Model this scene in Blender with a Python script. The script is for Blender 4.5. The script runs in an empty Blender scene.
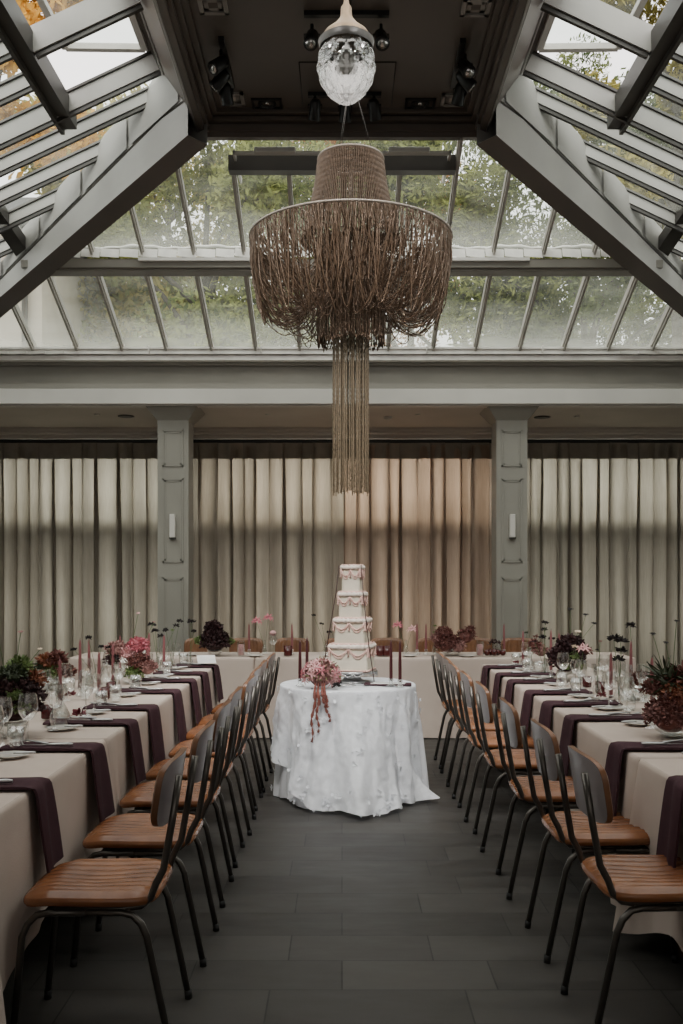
import bpy, math, random
from mathutils import Vector, Matrix, noise as mn
R = math.radians; PI = math.pi
sc = bpy.context.scene
COL = sc.collection
F = 950.0; HZ = 580.0; CX = 342.0; CAMZ = 1.47

# ------------------------------------------------------------------ materials
MATS = {}
def nodes(name):
    m = bpy.data.materials.new(name); m.use_nodes = True
    nt = m.node_tree; nt.nodes.clear()
    out = nt.nodes.new('ShaderNodeOutputMaterial')
    MATS[name] = m
    return m, nt, out
def pbsdf(nt, col, rough=.5, metal=0, spec=.5, **k):
    b = nt.nodes.new('ShaderNodeBsdfPrincipled')
    b.inputs['Base Color'].default_value = (*col, 1)
    b.inputs['Roughness'].default_value = rough
    b.inputs['Metallic'].default_value = metal
    b.inputs['Specular IOR Level'].default_value = spec
    for a, v in k.items(): b.inputs[a].default_value = v
    return b
def ramp_mix(nt, fac, c1, c2, p0=.3, p1=.7):
    r = nt.nodes.new('ShaderNodeValToRGB')
    r.color_ramp.elements[0].position = p0; r.color_ramp.elements[0].color = (*c1, 1)
    r.color_ramp.elements[1].position = p1; r.color_ramp.elements[1].color = (*c2, 1)
    nt.links.new(fac, r.inputs[0]); return r.outputs[0]
def texco(nt, scale=(1,1,1), kind='Object'):
    t = nt.nodes.new('ShaderNodeTexCoord'); mp = nt.nodes.new('ShaderNodeMapping')
    mp.inputs['Scale'].default_value = scale
    nt.links.new(t.outputs[kind], mp.inputs[0]); return mp.outputs[0]
def noise(nt, vec, scale=5, detail=3, rough=.5):
    n = nt.nodes.new('ShaderNodeTexNoise'); n.inputs['Scale'].default_value = scale
    n.inputs['Detail'].default_value = detail; n.inputs['Roughness'].default_value = rough
    if vec is not None: nt.links.new(vec, n.inputs['Vector'])
    return n.outputs['Fac']
def bump(nt, fac, strength=.3, dist=.01):
    b = nt.nodes.new('ShaderNodeBump'); b.inputs['Strength'].default_value = strength
    b.inputs['Distance'].default_value = dist; nt.links.new(fac, b.inputs['Height']); return b.outputs[0]
def mat(name, col, rough=.5, metal=0, col2=None, nscale=8, stretch=(1,1,1), bstr=0, bscale=60, spec=.5, bdist=.003, **k):
    m, nt, out = nodes(name)
    b = pbsdf(nt, col, rough, metal, spec, **k)
    v = texco(nt, stretch)
    if col2 is None: col2 = tuple(c*.82 for c in col)
    nt.links.new(ramp_mix(nt, noise(nt, v, nscale, 4), col2, col), b.inputs['Base Color'])
    if bstr: nt.links.new(bump(nt, noise(nt, v, bscale, 3), bstr, bdist), b.inputs['Normal'])
    nt.links.new(b.outputs[0], out.inputs[0])
    return m
def clear_glass(name, tint=(.95,.97,.96), base=.07, edge=.55, rough=.02, gcol=(1,1,1)):
    m, nt, out = nodes(name)
    tr = nt.nodes.new('ShaderNodeBsdfTransparent'); tr.inputs[0].default_value = (*tint, 1)
    gl = nt.nodes.new('ShaderNodeBsdfGlossy'); gl.inputs['Roughness'].default_value = rough
    gl.inputs[0].default_value = (*gcol, 1)
    lw = nt.nodes.new('ShaderNodeLayerWeight'); lw.inputs[0].default_value = .35
    mr = nt.nodes.new('ShaderNodeMapRange'); mr.inputs[3].default_value = base; mr.inputs[4].default_value = edge
    nt.links.new(lw.outputs['Facing'], mr.inputs[0])
    mx = nt.nodes.new('ShaderNodeMixShader')
    nt.links.new(mr.outputs[0], mx.inputs[0]); nt.links.new(tr.outputs[0], mx.inputs[1]); nt.links.new(gl.outputs[0], mx.inputs[2])
    nt.links.new(mx.outputs[0], out.inputs[0]); return m

G_STEM = mat('painted_grey_green', (.27,.255,.225), .55, nscale=1.2)
PAINT = mat('painted_sage', (.31,.30,.265), .5, nscale=1.2)
PAINTL = mat('painted_light', (.66,.64,.60), .45, nscale=1.3)
RAFT = mat('rafter_white', (.42,.41,.385), .45, nscale=3, bstr=.1)
HIPM = mat('hip_paint', (.37,.36,.34), .4, nscale=2, bstr=.08)
DARK = mat('dark_frame', (.05,.045,.04), .4, nscale=5)
ALU = mat('grey_alu', (.5,.48,.44), .4, 0, nscale=5)
TILE = mat('flashing_tile', (.9,.875,.84), .5, nscale=9, bstr=.2)
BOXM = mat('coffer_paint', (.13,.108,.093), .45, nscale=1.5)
BOXL = mat('coffer_trim', (.33,.31,.29), .35, nscale=2)
SOFF = mat('soffit_paint', (.62,.57,.52), .7, nscale=1)
WALLM = mat('wall_paint', (.22,.225,.2), .8, nscale=1)
BLACK = mat('black_metal', (.012,.012,.012), .4, nscale=5)
TUBE = mat('gunmetal_tube', (.11,.1,.09), .3, .75, nscale=20, stretch=(1,1,.3))
CHROME = mat('steel', (.62,.61,.6), .22, 1, nscale=4)
SILVER = mat('silver_plate', (.5,.5,.5), .3, .9, nscale=4)
BRASS = mat('aged_brass', (.42,.31,.2), .5, .5, nscale=9)
PORC = mat('porcelain', (.72,.69,.64), .25, nscale=3)
RUBBER = mat('rubber', (.01,.01,.01), .7)
CAND = mat('dusky_pink_wax', (.25,.085,.09), .5, nscale=10)
CANDD = mat('maroon_wax', (.06,.01,.013), .45, nscale=10)
VOT = mat('maroon_glass', (.07,.012,.012), .2, nscale=10)
PLUM = mat('plum_napkin', (.062,.03,.038), .9, nscale=25, bstr=.3, bscale=300, spec=.15)
LINEN = mat('beige_linen', (.54,.455,.40), .9, col2=(.48,.40,.35), nscale=4, bstr=.25, bscale=220, spec=.15)
WHITEC = mat('white_satin', (.84,.85,.88), .6, col2=(.78,.79,.82), nscale=5, spec=.3)
ICING = mat('ivory_icing', (.72,.66,.54), .55, nscale=6)
PIPE = mat('blush_icing', (.76,.53,.46), .5, nscale=30, col2=(.68,.42,.37))
PIPEW = mat('pale_icing', (.83,.74,.66), .5, nscale=20)
RIBB = mat('dark_ribbon', (.045,.012,.012), .5)
LEATH = mat('tan_leather', (.29,.115,.045), .27, col2=(.13,.046,.02), nscale=5, bstr=.15, bscale=120, spec=.5)
LEATHE = mat('worn_leather_edge', (.25,.11,.05), .35, col2=(.10,.042,.019), nscale=6)
SHELL = mat('grey_back_shell', (.30,.26,.26), .3, nscale=4, col2=(.2,.17,.175))
WOOD = mat('table_wood', (.14,.09,.05), .6, nscale=3, stretch=(1,8,8))
BEAD = mat('bronze_beads', (.21,.14,.095), .36, .25, nscale=40, col2=(.12,.078,.05))
BEADL = mat('gold_beads', (.26,.2,.13), .35, .25, nscale=40, col2=(.16,.12,.08))
RIMM = mat('pale_rim', (.5,.43,.37), .35, .3)
PAPER = mat('white_card', (.8,.8,.78), .6)
STEMG = mat('stem_green', (.09,.14,.05), .6)
LEAFG = mat('fresh_leaf', (.2,.27,.09), .55, col2=(.09,.14,.04), nscale=18)
LEAFD = mat('dark_leaf', (.05,.07,.03), .6, col2=(.03,.035,.02), nscale=18)
BURG = mat('burgundy_petal', (.05,.014,.016), .7, col2=(.02,.008,.009), nscale=25)
BURG2 = mat('dried_red_petal', (.2,.07,.055), .7, col2=(.09,.03,.028), nscale=25)
RUST = mat('rust_petal', (.3,.11,.05), .7, col2=(.15,.05,.03), nscale=25)
MAUV = mat('mauve_petal', (.36,.19,.17), .7, col2=(.2,.09,.085), nscale=25)
PINK = mat('pink_petal', (.62,.2,.235), .6, col2=(.45,.12,.16), nscale=25)
PALEP = mat('pale_pink_petal', (.7,.42,.41), .6, col2=(.55,.26,.28), nscale=25)
CREAM = mat('cream_petal', (.68,.55,.42), .6)
AMAR = mat('amaranth_tassel', (.22,.065,.045), .8, col2=(.12,.035,.028), nscale=40)
BLK = mat('black_petal', (.012,.006,.007), .7)
GLASS = clear_glass('drinking_glass', (.97,.98,.97), .09, .95)
GLASSV = clear_glass('vase_glass', (.95,.97,.96), .11, .95)
WICK = mat('wick', (.03,.03,.03), .9)
BARK = mat('bark', (.06,.05,.04), .9)
BRICKW = mat('cream_render', (.5,.45,.37), .9, nscale=2)
SLATE = mat('roof_slate', (.08,.08,.085), .7)

def m_floor():
    m, nt, out = nodes('slate_tiles')
    v = texco(nt, (1,1,1))
    br = nt.nodes.new('ShaderNodeTexBrick'); br.offset = .37; br.offset_frequency = 2; br.squash = 1.25; br.squash_frequency = 3
    br.inputs['Color1'].default_value = (.040,.037,.034,1); br.inputs['Color2'].default_value = (.062,.058,.053,1)
    br.inputs['Mortar'].default_value = (.014,.014,.013,1)
    br.inputs['Scale'].default_value = 1; br.inputs['Mortar Size'].default_value = .003
    br.inputs['Brick Width'].default_value = .56; br.inputs['Row Height'].default_value = .262
    nt.links.new(v, br.inputs['Vector'])
    nz = noise(nt, texco(nt, (1,3,1)), 2.5, 5, .6)
    mx = nt.nodes.new('ShaderNodeMix'); mx.data_type = 'RGBA'; mx.blend_type = 'MULTIPLY'; mx.inputs[0].default_value = .7
    nt.links.new(br.outputs[0], mx.inputs[6]); nt.links.new(ramp_mix(nt, nz, (.6,.6,.6), (1.2,1.2,1.2)), mx.inputs[7])
    b = pbsdf(nt, (0,0,0), .5, 0, .35); nt.links.new(mx.outputs[2], b.inputs['Base Color'])
    nt.links.new(ramp_mix(nt, nz, (.4,.4,.4), (.62,.62,.62)), b.inputs['Roughness'])
    nt.links.new(bump(nt, br.outputs['Fac'], .3, -.003), b.inputs['Normal'])
    nt.links.new(b.outputs[0], out.inputs[0]); return m
FLOORM = m_floor()

def m_curtain(name, c):
    m, nt, out = nodes(name)
    v = texco(nt, (1,1,.06)); nz = noise(nt, v, 90, 2)
    colo = ramp_mix(nt, nz, tuple(x*.86 for x in c), c)
    d = nt.nodes.new('ShaderNodeBsdfDiffuse'); t = nt.nodes.new('ShaderNodeBsdfTranslucent')
    nt.links.new(colo, d.inputs[0]); nt.links.new(colo, t.inputs[0])
    mx = nt.nodes.new('ShaderNodeMixShader'); mx.inputs[0].default_value = .5
    nt.links.new(d.outputs[0], mx.inputs[1]); nt.links.new(t.outputs[0], mx.inputs[2])
    nt.links.new(mx.outputs[0], out.inputs[0]); return m
CUR = [m_curtain('curtain_sage', (.375,.335,.28)), m_curtain('curtain_warm_lit', (.44,.34,.275)), m_curtain('curtain_stone', (.40,.35,.295))]  # centre drapes: warmth of the light behind is put into the cloth colour

def m_lace():
    m, nt, out = nodes('lace_organza')
    b = pbsdf(nt, (.9,.92,.96), .6, 0, .2)
    tl = nt.nodes.new('ShaderNodeBsdfTranslucent'); tl.inputs[0].default_value = (.8,.82,.85,1)
    m1 = nt.nodes.new('ShaderNodeMixShader'); m1.inputs[0].default_value = .3
    nt.links.new(b.outputs[0], m1.inputs[1]); nt.links.new(tl.outputs[0], m1.inputs[2])
    tr = nt.nodes.new('ShaderNodeBsdfTransparent')
    v = texco(nt, (1,1,1))
    n1 = noise(nt, v, 9, 5, .65)
    nt.links.new(bump(nt, noise(nt, v, 22, 4), .3, .01), b.inputs['Normal'])
    mr = nt.nodes.new('ShaderNodeMapRange'); mr.inputs[1].default_value = .46; mr.inputs[2].default_value = .56
    mr.inputs[3].default_value = .86; mr.inputs[4].default_value = .97
    nt.links.new(n1, mr.inputs[0])
    mx = nt.nodes.new('ShaderNodeMixShader')
    nt.links.new(mr.outputs[0], mx.inputs[0]); nt.links.new(tr.outputs[0], mx.inputs[1]); nt.links.new(m1.outputs[0], mx.inputs[2])
    nt.links.new(mx.outputs[0], out.inputs[0]); return m
LACE = m_lace()

def m_roofglass(name, z0, z1, haze=.55, side=False):
    """grimy glass: mist thicker near its lower edge (world height)"""
    m, nt, out = nodes(name)
    geo = nt.nodes.new('ShaderNodeNewGeometry'); sep = nt.nodes.new('ShaderNodeSeparateXYZ')
    nt.links.new(geo.outputs['Position'], sep.inputs[0])
    mr = nt.nodes.new('ShaderNodeMapRange'); mr.inputs[1].default_value = z0; mr.inputs[2].default_value = z1
    mr.inputs[3].default_value = haze; mr.inputs[4].default_value = .04
    nt.links.new(sep.outputs[2], mr.inputs[0])
    nz = noise(nt, texco(nt, (.5,.5,3), 'Object'), 2.2, 4, .6)
    mu = nt.nodes.new('ShaderNodeMath'); mu.operation = 'MULTIPLY_ADD'; mu.inputs[1].default_value = .5; 
    mu.inputs[2].default_value = -.2
    nt.links.new(nz, mu.inputs[0])
    ad = nt.nodes.new('ShaderNodeMath'); ad.operation = 'ADD'; ad.use_clamp = True
    nt.links.new(mr.outputs[0], ad.inputs[0]); nt.links.new(mu.outputs[0], ad.inputs[1])
    tr = nt.nodes.new('ShaderNodeBsdfTransparent'); tr.inputs[0].default_value = (.86,.92,.89,1)
    df = nt.nodes.new('ShaderNodeBsdfTranslucent'); df.inputs[0].default_value = (.45,.48,.42,1)
    gl = nt.nodes.new('ShaderNodeBsdfGlossy'); gl.inputs['Roughness'].default_value = .08
    m1 = nt.nodes.new('ShaderNodeMixShader'); m2 = nt.nodes.new('ShaderNodeMixShader'); m2.inputs[0].default_value = .06
    nt.links.new(ad.outputs[0], m1.inputs[0]); nt.links.new(tr.outputs[0], m1.inputs[1]); nt.links.new(df.outputs[0], m1.inputs[2])
    nt.links.new(m1.outputs[0], m2.inputs[1]); nt.links.new(gl.outputs[0], m2.inputs[2])
    nt.links.new(m2.outputs[0], out.inputs[0]); return m
RG_LOW = m_roofglass('misted_glass_low', 3.95, 4.27, .42)
RG_UP = m_roofglass('misted_glass_up', 4.55, 4.78, .4)
RG_SIDE = m_roofglass('side_glass', 3.9, 4.4, .3)

def m_leaf(name, c1, c2):
    m, nt, out = nodes(name)
    colo = ramp_mix(nt, noise(nt, texco(nt, (1,1,1)), .9, 4, .7), c1, c2, .35, .65)
    d = nt.nodes.new('ShaderNodeBsdfDiffuse'); t = nt.nodes.new('ShaderNodeBsdfTranslucent')
    nt.links.new(colo, d.inputs[0]); nt.links.new(colo, t.inputs[0])
    mx = nt.nodes.new('ShaderNodeMixShader'); mx.inputs[0].default_value = .45
    nt.links.new(d.outputs[0], mx.inputs[1]); nt.links.new(t.outputs[0], mx.inputs[2])
    nt.links.new(mx.outputs[0], out.inputs[0]); return m
TG = m_leaf('tree_green', (.06,.08,.03), (.34,.36,.12))
TD = m_leaf('tree_dark', (.04,.06,.03), (.22,.25,.10))
TY = m_leaf('tree_yellow', (.4,.22,.04), (.8,.5,.12))
TO = m_leaf('tree_olive', (.16,.15,.05), (.5,.43,.14))
TR_ = m_leaf('tree_rust', (.2,.08,.025), (.5,.25,.07))

# ------------------------------------------------------------------ mesh builder
class MB:
    def __init__(s): s.v = []; s.f = []; s.sm = []
    def add(s, vs, fs, smooth=True):
        o = len(s.v); s.v.extend(tuple(p) for p in vs)
        for f in fs: s.f.append(tuple(i+o for i in f)); s.sm.append(smooth)
        return s
    def box(s, x0, x1, y0, y1, z0, z1):
        if x0 > x1: x0, x1 = x1, x0
        v = [(x0,y0,z0),(x1,y0,z0),(x1,y1,z0),(x0,y1,z0),(x0,y0,z1),(x1,y0,z1),(x1,y1,z1),(x0,y1,z1)]
        return s.add(v, [(0,3,2,1),(4,5,6,7),(0,1,5,4),(1,2,6,5),(2,3,7,6),(3,0,4,7)], False)
    def bbox(s, x0, x1, y0, y1, z0, z1, b=.004):
        """box with softened vertical edges and top"""
        if x0 > x1: x0, x1 = x1, x0
        def ring(z, i):
            return [(x0+b+i,y0+i,z),(x1-b-i,y0+i,z),(x1-i,y0+b+i,z),(x1-i,y1-b-i,z),(x1-b-i,y1-i,z),(x0+b+i,y1-i,z),(x0+i,y1-b-i,z),(x0+i,y0+b+i,z)]
        r = [ring(z0, b*.7), ring(z0+b, 0), ring(z1-b, 0), ring(z1, b*.7)]
        v = [p for q in r for p in q]; f = []
        for k in range(3):
            for i in range(8): j = (i+1) % 8; f.append((k*8+i, k*8+j, k*8+8+j, k*8+8+i))
        f.append(tuple(range(7,-1,-1))); f.append(tuple(range(24,32)))
        return s.add(v, f, False)
    def bar(s, a, b, w, h, up=(0,0,1), off=0):
        """beam from a to b, width w across, height h along up; off shifts along up"""
        a = Vector(a); b = Vector(b); d = (b-a).normalized(); u = Vector(up)
        side = d.cross(u).normalized(); u = side.cross(d).normalized()
        v = []
        for p in (a, b):
            for sx, sz in ((-1,-1),(1,-1),(1,1),(-1,1)): v.append(p + side*sx*w/2 + u*(sz*h/2+off))
        return s.add(v, [(0,1,2,3),(7,6,5,4),(0,4,5,1),(1,5,6,2),(2,6,7,3),(3,7,4,0)], False)
    def tube(s, pts, r, n=8, cap=True, smooth=True):
        pts = [Vector(p) for p in pts]; m = len(pts)
        rr = r if isinstance(r, (list, tuple)) else [r]*m
        t0 = (pts[1]-pts[0]).normalized()
        ref = Vector((0,0,1)) if abs(t0.z) < .9 else Vector((1,0,0))
        nrm = t0.cross(ref).normalized(); v = []
        for i, p in enumerate(pts):
            t = (pts[min(i+1, m-1)] - pts[max(i-1, 0)])
            if t.length < 1e-9: t = t0
            t.normalize()
            nrm = (nrm - t*nrm.dot(t))
            if nrm.length < 1e-6: nrm = t.orthogonal()
            nrm.normalize(); bn = t.cross(nrm)
            for k in range(n):
                a = 2*PI*k/n; v.append(p + (nrm*math.cos(a)+bn*math.sin(a))*rr[i])
        f = []
        for i in range(m-1):
            for k in range(n):
                j = (k+1) % n; f.append((i*n+k, i*n+j, i*n+n+j, i*n+n+k))
        if cap: f.append(tuple(range(n-1,-1,-1))); f.append(tuple(range((m-1)*n, m*n)))
        return s.add(v, f, smooth)
    def lathe(s, prof, n=20, c=(0,0,0), cap=False):
        v = []
        for r, z in prof:
            for k in range(n):
                a = 2*PI*k/n; v.append((c[0]+r*math.cos(a), c[1]+r*math.sin(a), c[2]+z))
        f = []
        for i in range(len(prof)-1):
            for k in range(n):
                j = (k+1) % n; f.append((i*n+k, i*n+j, i*n+n+j, i*n+n+k))
        if cap: f.append(tuple(range(n-1,-1,-1))); f.append(tuple(range((len(prof)-1)*n, len(prof)*n)))
        return s.add(v, f)
    def torus(s, R_, r, z=0, n=48, k=8, c=(0,0)):
        pts = [(c[0]+R_*math.cos(2*PI*i/n), c[1]+R_*math.sin(2*PI*i/n), z) for i in range(n+1)]
        return s.tube(pts, r, k, False)
    def grid(s, fn, nu, nv, smooth=True, closeu=False):
        v = [fn(i/nu, j/nv) for j in range(nv+1) for i in range(nu + (0 if closeu else 1))]
        w = nu if closeu else nu+1; f = []
        for j in range(nv):
            for i in range(nu):
                a = i; b = (i+1) % w if closeu else i+1
                f.append((j*w+a, j*w+b, (j+1)*w+b, (j+1)*w+a))
        return s.add(v, f, smooth)
    def petal(s, base, d, up, L, W, curl=.3, nseg=3):
        base = Vector(base); d = Vector(d).normalized(); up = Vector(up)
        side = d.cross(up)
        if side.length < 1e-4: side = d.orthogonal()
        side.normalize(); u = side.cross(d).normalized()
        v = []; 
        for i in range(nseg+1):
            t = i/nseg; w = W*math.sin(PI*(.12+.8*t))*.5
            c = base + d*(L*t) + u*(curl*L*t*t)
            v += [c - side*w + u*w*.35, c, c + side*w + u*w*.35]
        f = []
        for i in range(nseg):
            a = i*3; f += [(a,a+1,a+4,a+3),(a+1,a+2,a+5,a+4)]
        return s.add(v, f)
    def build(s, name, m, parent=None, loc=None):
        me = bpy.data.meshes.new(name)
        me.from_pydata(s.v, [], s.f); me.update()
        me.polygons.foreach_set('use_smooth', s.sm)
        me.materials.append(m)
        o = bpy.data.objects.new(name, me); COL.objects.link(o)
        if parent: o.parent = parent
        if loc: o.location = loc
        return o

def tag(o, label=None, cat=None, group=None, kind=None):
    if label: o['label'] = label
    if cat: o['category'] = cat
    if group: o['group'] = group
    if kind: o['kind'] = kind
    return o
def empty(name, loc=(0,0,0), rz=0):
    o = bpy.data.objects.new(name, None); COL.objects.link(o); o.location = loc; o.rotation_euler = (0,0,rz)
    o.empty_display_size = .1; return o
def copy_tree(o, parent=None):
    c = o.copy(); COL.objects.link(c); c.parent = parent
    for ch in [x for x in bpy.data.objects if x.parent == o]: copy_tree(ch, c)
    return c
KIDS = {}
def dup(o, loc, rz=0, label=None, scale=None, group=None):
    c = copy_tree(o); c.location = loc; c.rotation_euler = (0,0,rz)
    if label: c['label'] = label
    if group: c['group'] = group
    if scale: c.scale = (scale,)*3
    return c
class Proto:
    """first placement moves the original, later ones copy it"""
    def __init__(s, o): s.o = o; s.used = False
    def place(s, loc, rz=0, label=None, scale=None, group=None, cat=None):
        if not s.used:
            s.used = True; o = s.o; s.master = o
            o.location = loc; o.rotation_euler = (0,0,rz)
            if scale: o.scale = (scale,)*3
        else:
            o = copy_tree(s.master); o.location = loc; o.rotation_euler = (0,0,rz); o.scale = (scale or 1,)*3
        if label: o['label'] = label
        if group: o['group'] = group
        elif 'group' in o: del o['group']
        if cat: o['category'] = cat
        return o
ORD = ('first second third fourth fifth sixth seventh eighth ninth tenth eleventh twelfth thirteenth fourteenth fifteenth sixteenth '
       'seventeenth eighteenth nineteenth twentieth').split()
TABZ = .757
def T(px, py, z=.75):
    D = F*(CAMZ-z)/(py-HZ); return ((px-CX)*D/F, D, TABZ)
def struct(o, name=None):
    if name: o.name = name
    o['kind'] = 'structure'; return o

# ------------------------------------------------------------------ camera, world
cam_d = bpy.data.cameras.new('camera'); cam = bpy.data.objects.new('camera', cam_d); COL.objects.link(cam)
cam.location = (0,0,CAMZ); cam.rotation_euler = (R(90),0,0)
cam_d.sensor_fit = 'VERTICAL'; cam_d.sensor_height = 36; cam_d.lens = F/1024*36
cam_d.shift_y = (HZ-512)/1024; cam_d.shift_x = -(CX-341.5)/1024
cam_d.clip_end = 200
sc.camera = cam
w = bpy.data.worlds.new('sky'); sc.world = w; w.use_nodes = True
nt = w.node_tree; nt.nodes.clear()
wo = nt.nodes.new('ShaderNodeOutputWorld'); bg = nt.nodes.new('ShaderNodeBackground')
tc = nt.nodes.new('ShaderNodeTexCoord'); 
nz = noise(nt, tc.outputs['Generated'], 3, 4)
nt.links.new(ramp_mix(nt, nz, (.90,.865,.85), (1,.96,.925), .35, .65), bg.inputs[0]); bg.inputs[1].default_value = 1.7
nt.links.new(bg.outputs[0], wo.inputs[0])
sc.view_settings.view_transform = 'AgX'
sc.view_settings.look = 'AgX - Base Contrast'
sc.view_settings.exposure = 0.95
sc.cycles.use_denoising = True
sc.cycles.max_bounces = 8; sc.cycles.transparent_max_bounces = 24; sc.cycles.diffuse_bounces = 4
sc.cycles.sample_clamp_indirect = 6
sc.cycles.caustics_reflective = False; sc.cycles.caustics_refractive = False

def area(name, loc, rot, sx, sy, power, col=(1,1,1), spread=PI):
    l = bpy.data.lights.new(name, 'AREA'); l.shape = 'RECTANGLE'; l.size = sx; l.size_y = sy; l.energy = power; l.color = col; l.spread = spread
    o = bpy.data.objects.new(name, l); COL.objects.link(o); o.location = loc; o.rotation_euler = rot
    return o

# ------------------------------------------------------------------ room shell
XW = 4.9; YF = -3.2; YB = 12.5
struct(MB().box(-XW, XW, YF, YB+.3, -.1, 0).build('floor', FLOORM))
for sx, nm in ((-1,'wall_left'), (1,'wall_right')):
    struct(MB().box(sx*XW, sx*(XW+.2), YF, YB+.3, 0, 4.0).build(nm, WALLM))
wf = MB().box(-XW, XW, YF-.2, YF, 0, 4.0)
wf.add([(-XW,YF,4.0),(XW,YF,4.0),(1.42,YF,5.6),(-1.42,YF,5.6)], [(0,1,2,3)], False)
struct(wf.build('wall_front', WALLM))
# back wall with openings behind the curtains (added shade-casting band between high and low lights)
wb = MB()
wb.box(-XW, XW, YB, YB+.2, 0, .35); wb.box(-XW, XW, YB, YB+.2, 3.02, 3.4)
for x in (-4.75, -1.85, 1.85, 4.75): wb.box(x-.18, x+.18, YB, YB+.2, .35, 3.16)
wb.box(-XW, XW, YB+.2, YB+.25, 3.3, 4.1)
# unseen blocker tilted to shape the curtain's shade band: its top edge stands close to the cloth, its foot further off
for a, b in ((-4.7,-2.0),(-1.7,1.7),(2.0,4.7)):
    wb.add([(a,12.22,2.27),(b,12.22,2.27),(b,12.26,2.27),(a,12.26,2.27),(a,12.5,1.80),(b,12.5,1.80),(b,12.54,1.82),(a,12.54,1.82)],
           [(0,1,2,3),(0,4,5,1),(3,2,6,7),(4,7,6,5),(0,3,7,4),(1,5,6,2)], False)
struct(wb.build('wall_back', WALLM))
for i, (a, b) in enumerate(((-4.57,-2.03),(-1.67,1.67),(2.03,4.57))):
    wn = struct(empty('window_%d' % (i+1), ((a+b)/2, YB+.1, 0)))
    fr = MB(); gl = MB(); h = (b-a)/2
    for z in (.37, 1.78, 2.2, 3.14): fr.box(-h, h, -.03, .03, z-.025, z+.025)
    n = 3 if i != 1 else 4
    for k in range(n+1):
        x = -h+2*h*k/n; fr.box(x-.02, x+.02, -.025, .025, .37, 3.14)
    gl.box(-h, h, -.004, .004, .37, 3.14)
    fr.build('window_frame', DARK, wn); gl.build('pane', clear_glass('pane_glass_%d' % i, (.9,.93,.92), .05, .4), wn)
# soffit behind beam
sf = MB(); sf.box(-XW, XW, 10.3, 11.75, 3.35, 3.45); sf.box(-XW, XW, 11.75, YB+.2, 3.285, 3.45)
sf.box(-XW, XW, 11.70, 11.75, 3.31, 3.37); sf.box(-XW, XW, 11.9, 12.0, 3.25, 3.285)
struct(sf.build('ceiling', SOFF))
# fascia beam over the columns
fb = MB(); fb.box(-XW, XW, 10.12, 10.34, 3.35, 3.51); fb.box(-XW, XW, 10.16, 10.3, 3.335, 3.35)
struct(fb.build('trim_1', PAINTL))
fb = MB(); fb.box(-XW, XW, 10.26, 10.42, 3.51, 3.85); fb.box(-XW, XW, 10.2, 10.26, 3.53, 3.58); fb.box(-XW, XW, 10.22, 10.30, 3.78, 3.84)
struct(fb.build('trim_2', G_STEM))
# curtain track
tk = MB(); tk.box(-4.7, 4.7, 12.02, 12.12, 3.19, 3.25)
struct(tk.build('trim_3', BLACK))
# columns
for k, (a, b) in enumerate(((-2.0,-1.665), (1.675,2.01))):
    col = struct(empty('trim_%d' % (4+k), ((a+b)/2, 10.47, 0)))
    h = (b-a)/2
    MB().box(-h, h, -.17, .17, 0, 3.24).build('shaft', PAINT, col)
    cp = MB(); 
    v = []
    for z, e in ((3.2,.0),(3.235,.03),(3.30,.08),(3.35,.12)):
        v += [(-h-e,-.17-e,z),(h+e,-.17-e,z),(h+e,.17+e,z),(-h-e,.17+e,z)]
    f = [(i*4+j, i*4+(j+1)%4, i*4+4+(j+1)%4, i*4+4+j) for i in range(3) for j in range(4)] + [(3,2,1,0),(12,13,14,15)]
    cp.add(v, f, False); cp.build('capital', PAINT, col)
    pm = MB()
    for z0, z1 in ((2.70,3.10),(1.66,2.57),(.25,1.50)):
        i0 = h-.055
        for d, t in ((0,.010),(.02,.006)):
            x = i0-d
            pm.box(-x, x, -.17-t, -.17, z1-d-.018, z1-d); pm.box(-x, x, -.17-t, -.17, z0+d, z0+d+.018)
            pm.box(-x, -x+.018, -.17-t, -.17, z0+d, z1-d); pm.box(x-.018, x, -.17-t, -.17, z0+d, z1-d)
    pm.build('panel_moulding', PAINT, col)
    bs = MB().box(-h-.015, h+.015, -.19, .19, 0, .14); bs.build('plinth', PAINT, col)
    wl = empty('wall_light', ((a+b)/2, 10.3, 2.08)); tag(wl, 'slim grey box wall light on the %s panelled column' % ('left' if k == 0 else 'right'), 'wall light')
    MB().bbox(-.03, .03, -.055, 0, -.15, .10, .006).build('light_body', PAINTL, wl)
    MB().bbox(-.034, .034, -.058, 0, -.165, -.15, .004).build('base', DARK, wl)

# eave flashing
ev = MB(); ev.box(-4.75, 4.75, 10.1, 10.45, 3.875, 3.94); ev.box(-4.75, 4.75, 10.13, 10.4, 3.815, 3.865)
ev.box(-4.75, 4.75, 10.08, 10.12, 3.925, 3.945)
struct(ev.build('trim_6', TILE))
ev = MB()
for sgn in (-1, 1):
    for k in range(7):
        x = sgn*(2.95+.2*k)
        ev.add([(x,10.085,3.90),(x+sgn*.19,10.085,3.90),(x+sgn*.19,10.3,3.97),(x,10.3,3.955),(x,10.085,3.875),(x+sgn*.19,10.085,3.865)],
               [(0,1,2,3),(4,5,1,0)], False)
for x in (-2.05,-.86,.9,2.13): ev.box(x-.006, x+.006, 10.075, 10.3, 3.885, 3.955)
struct(ev.build('trim_7', PAINTL))

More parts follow.
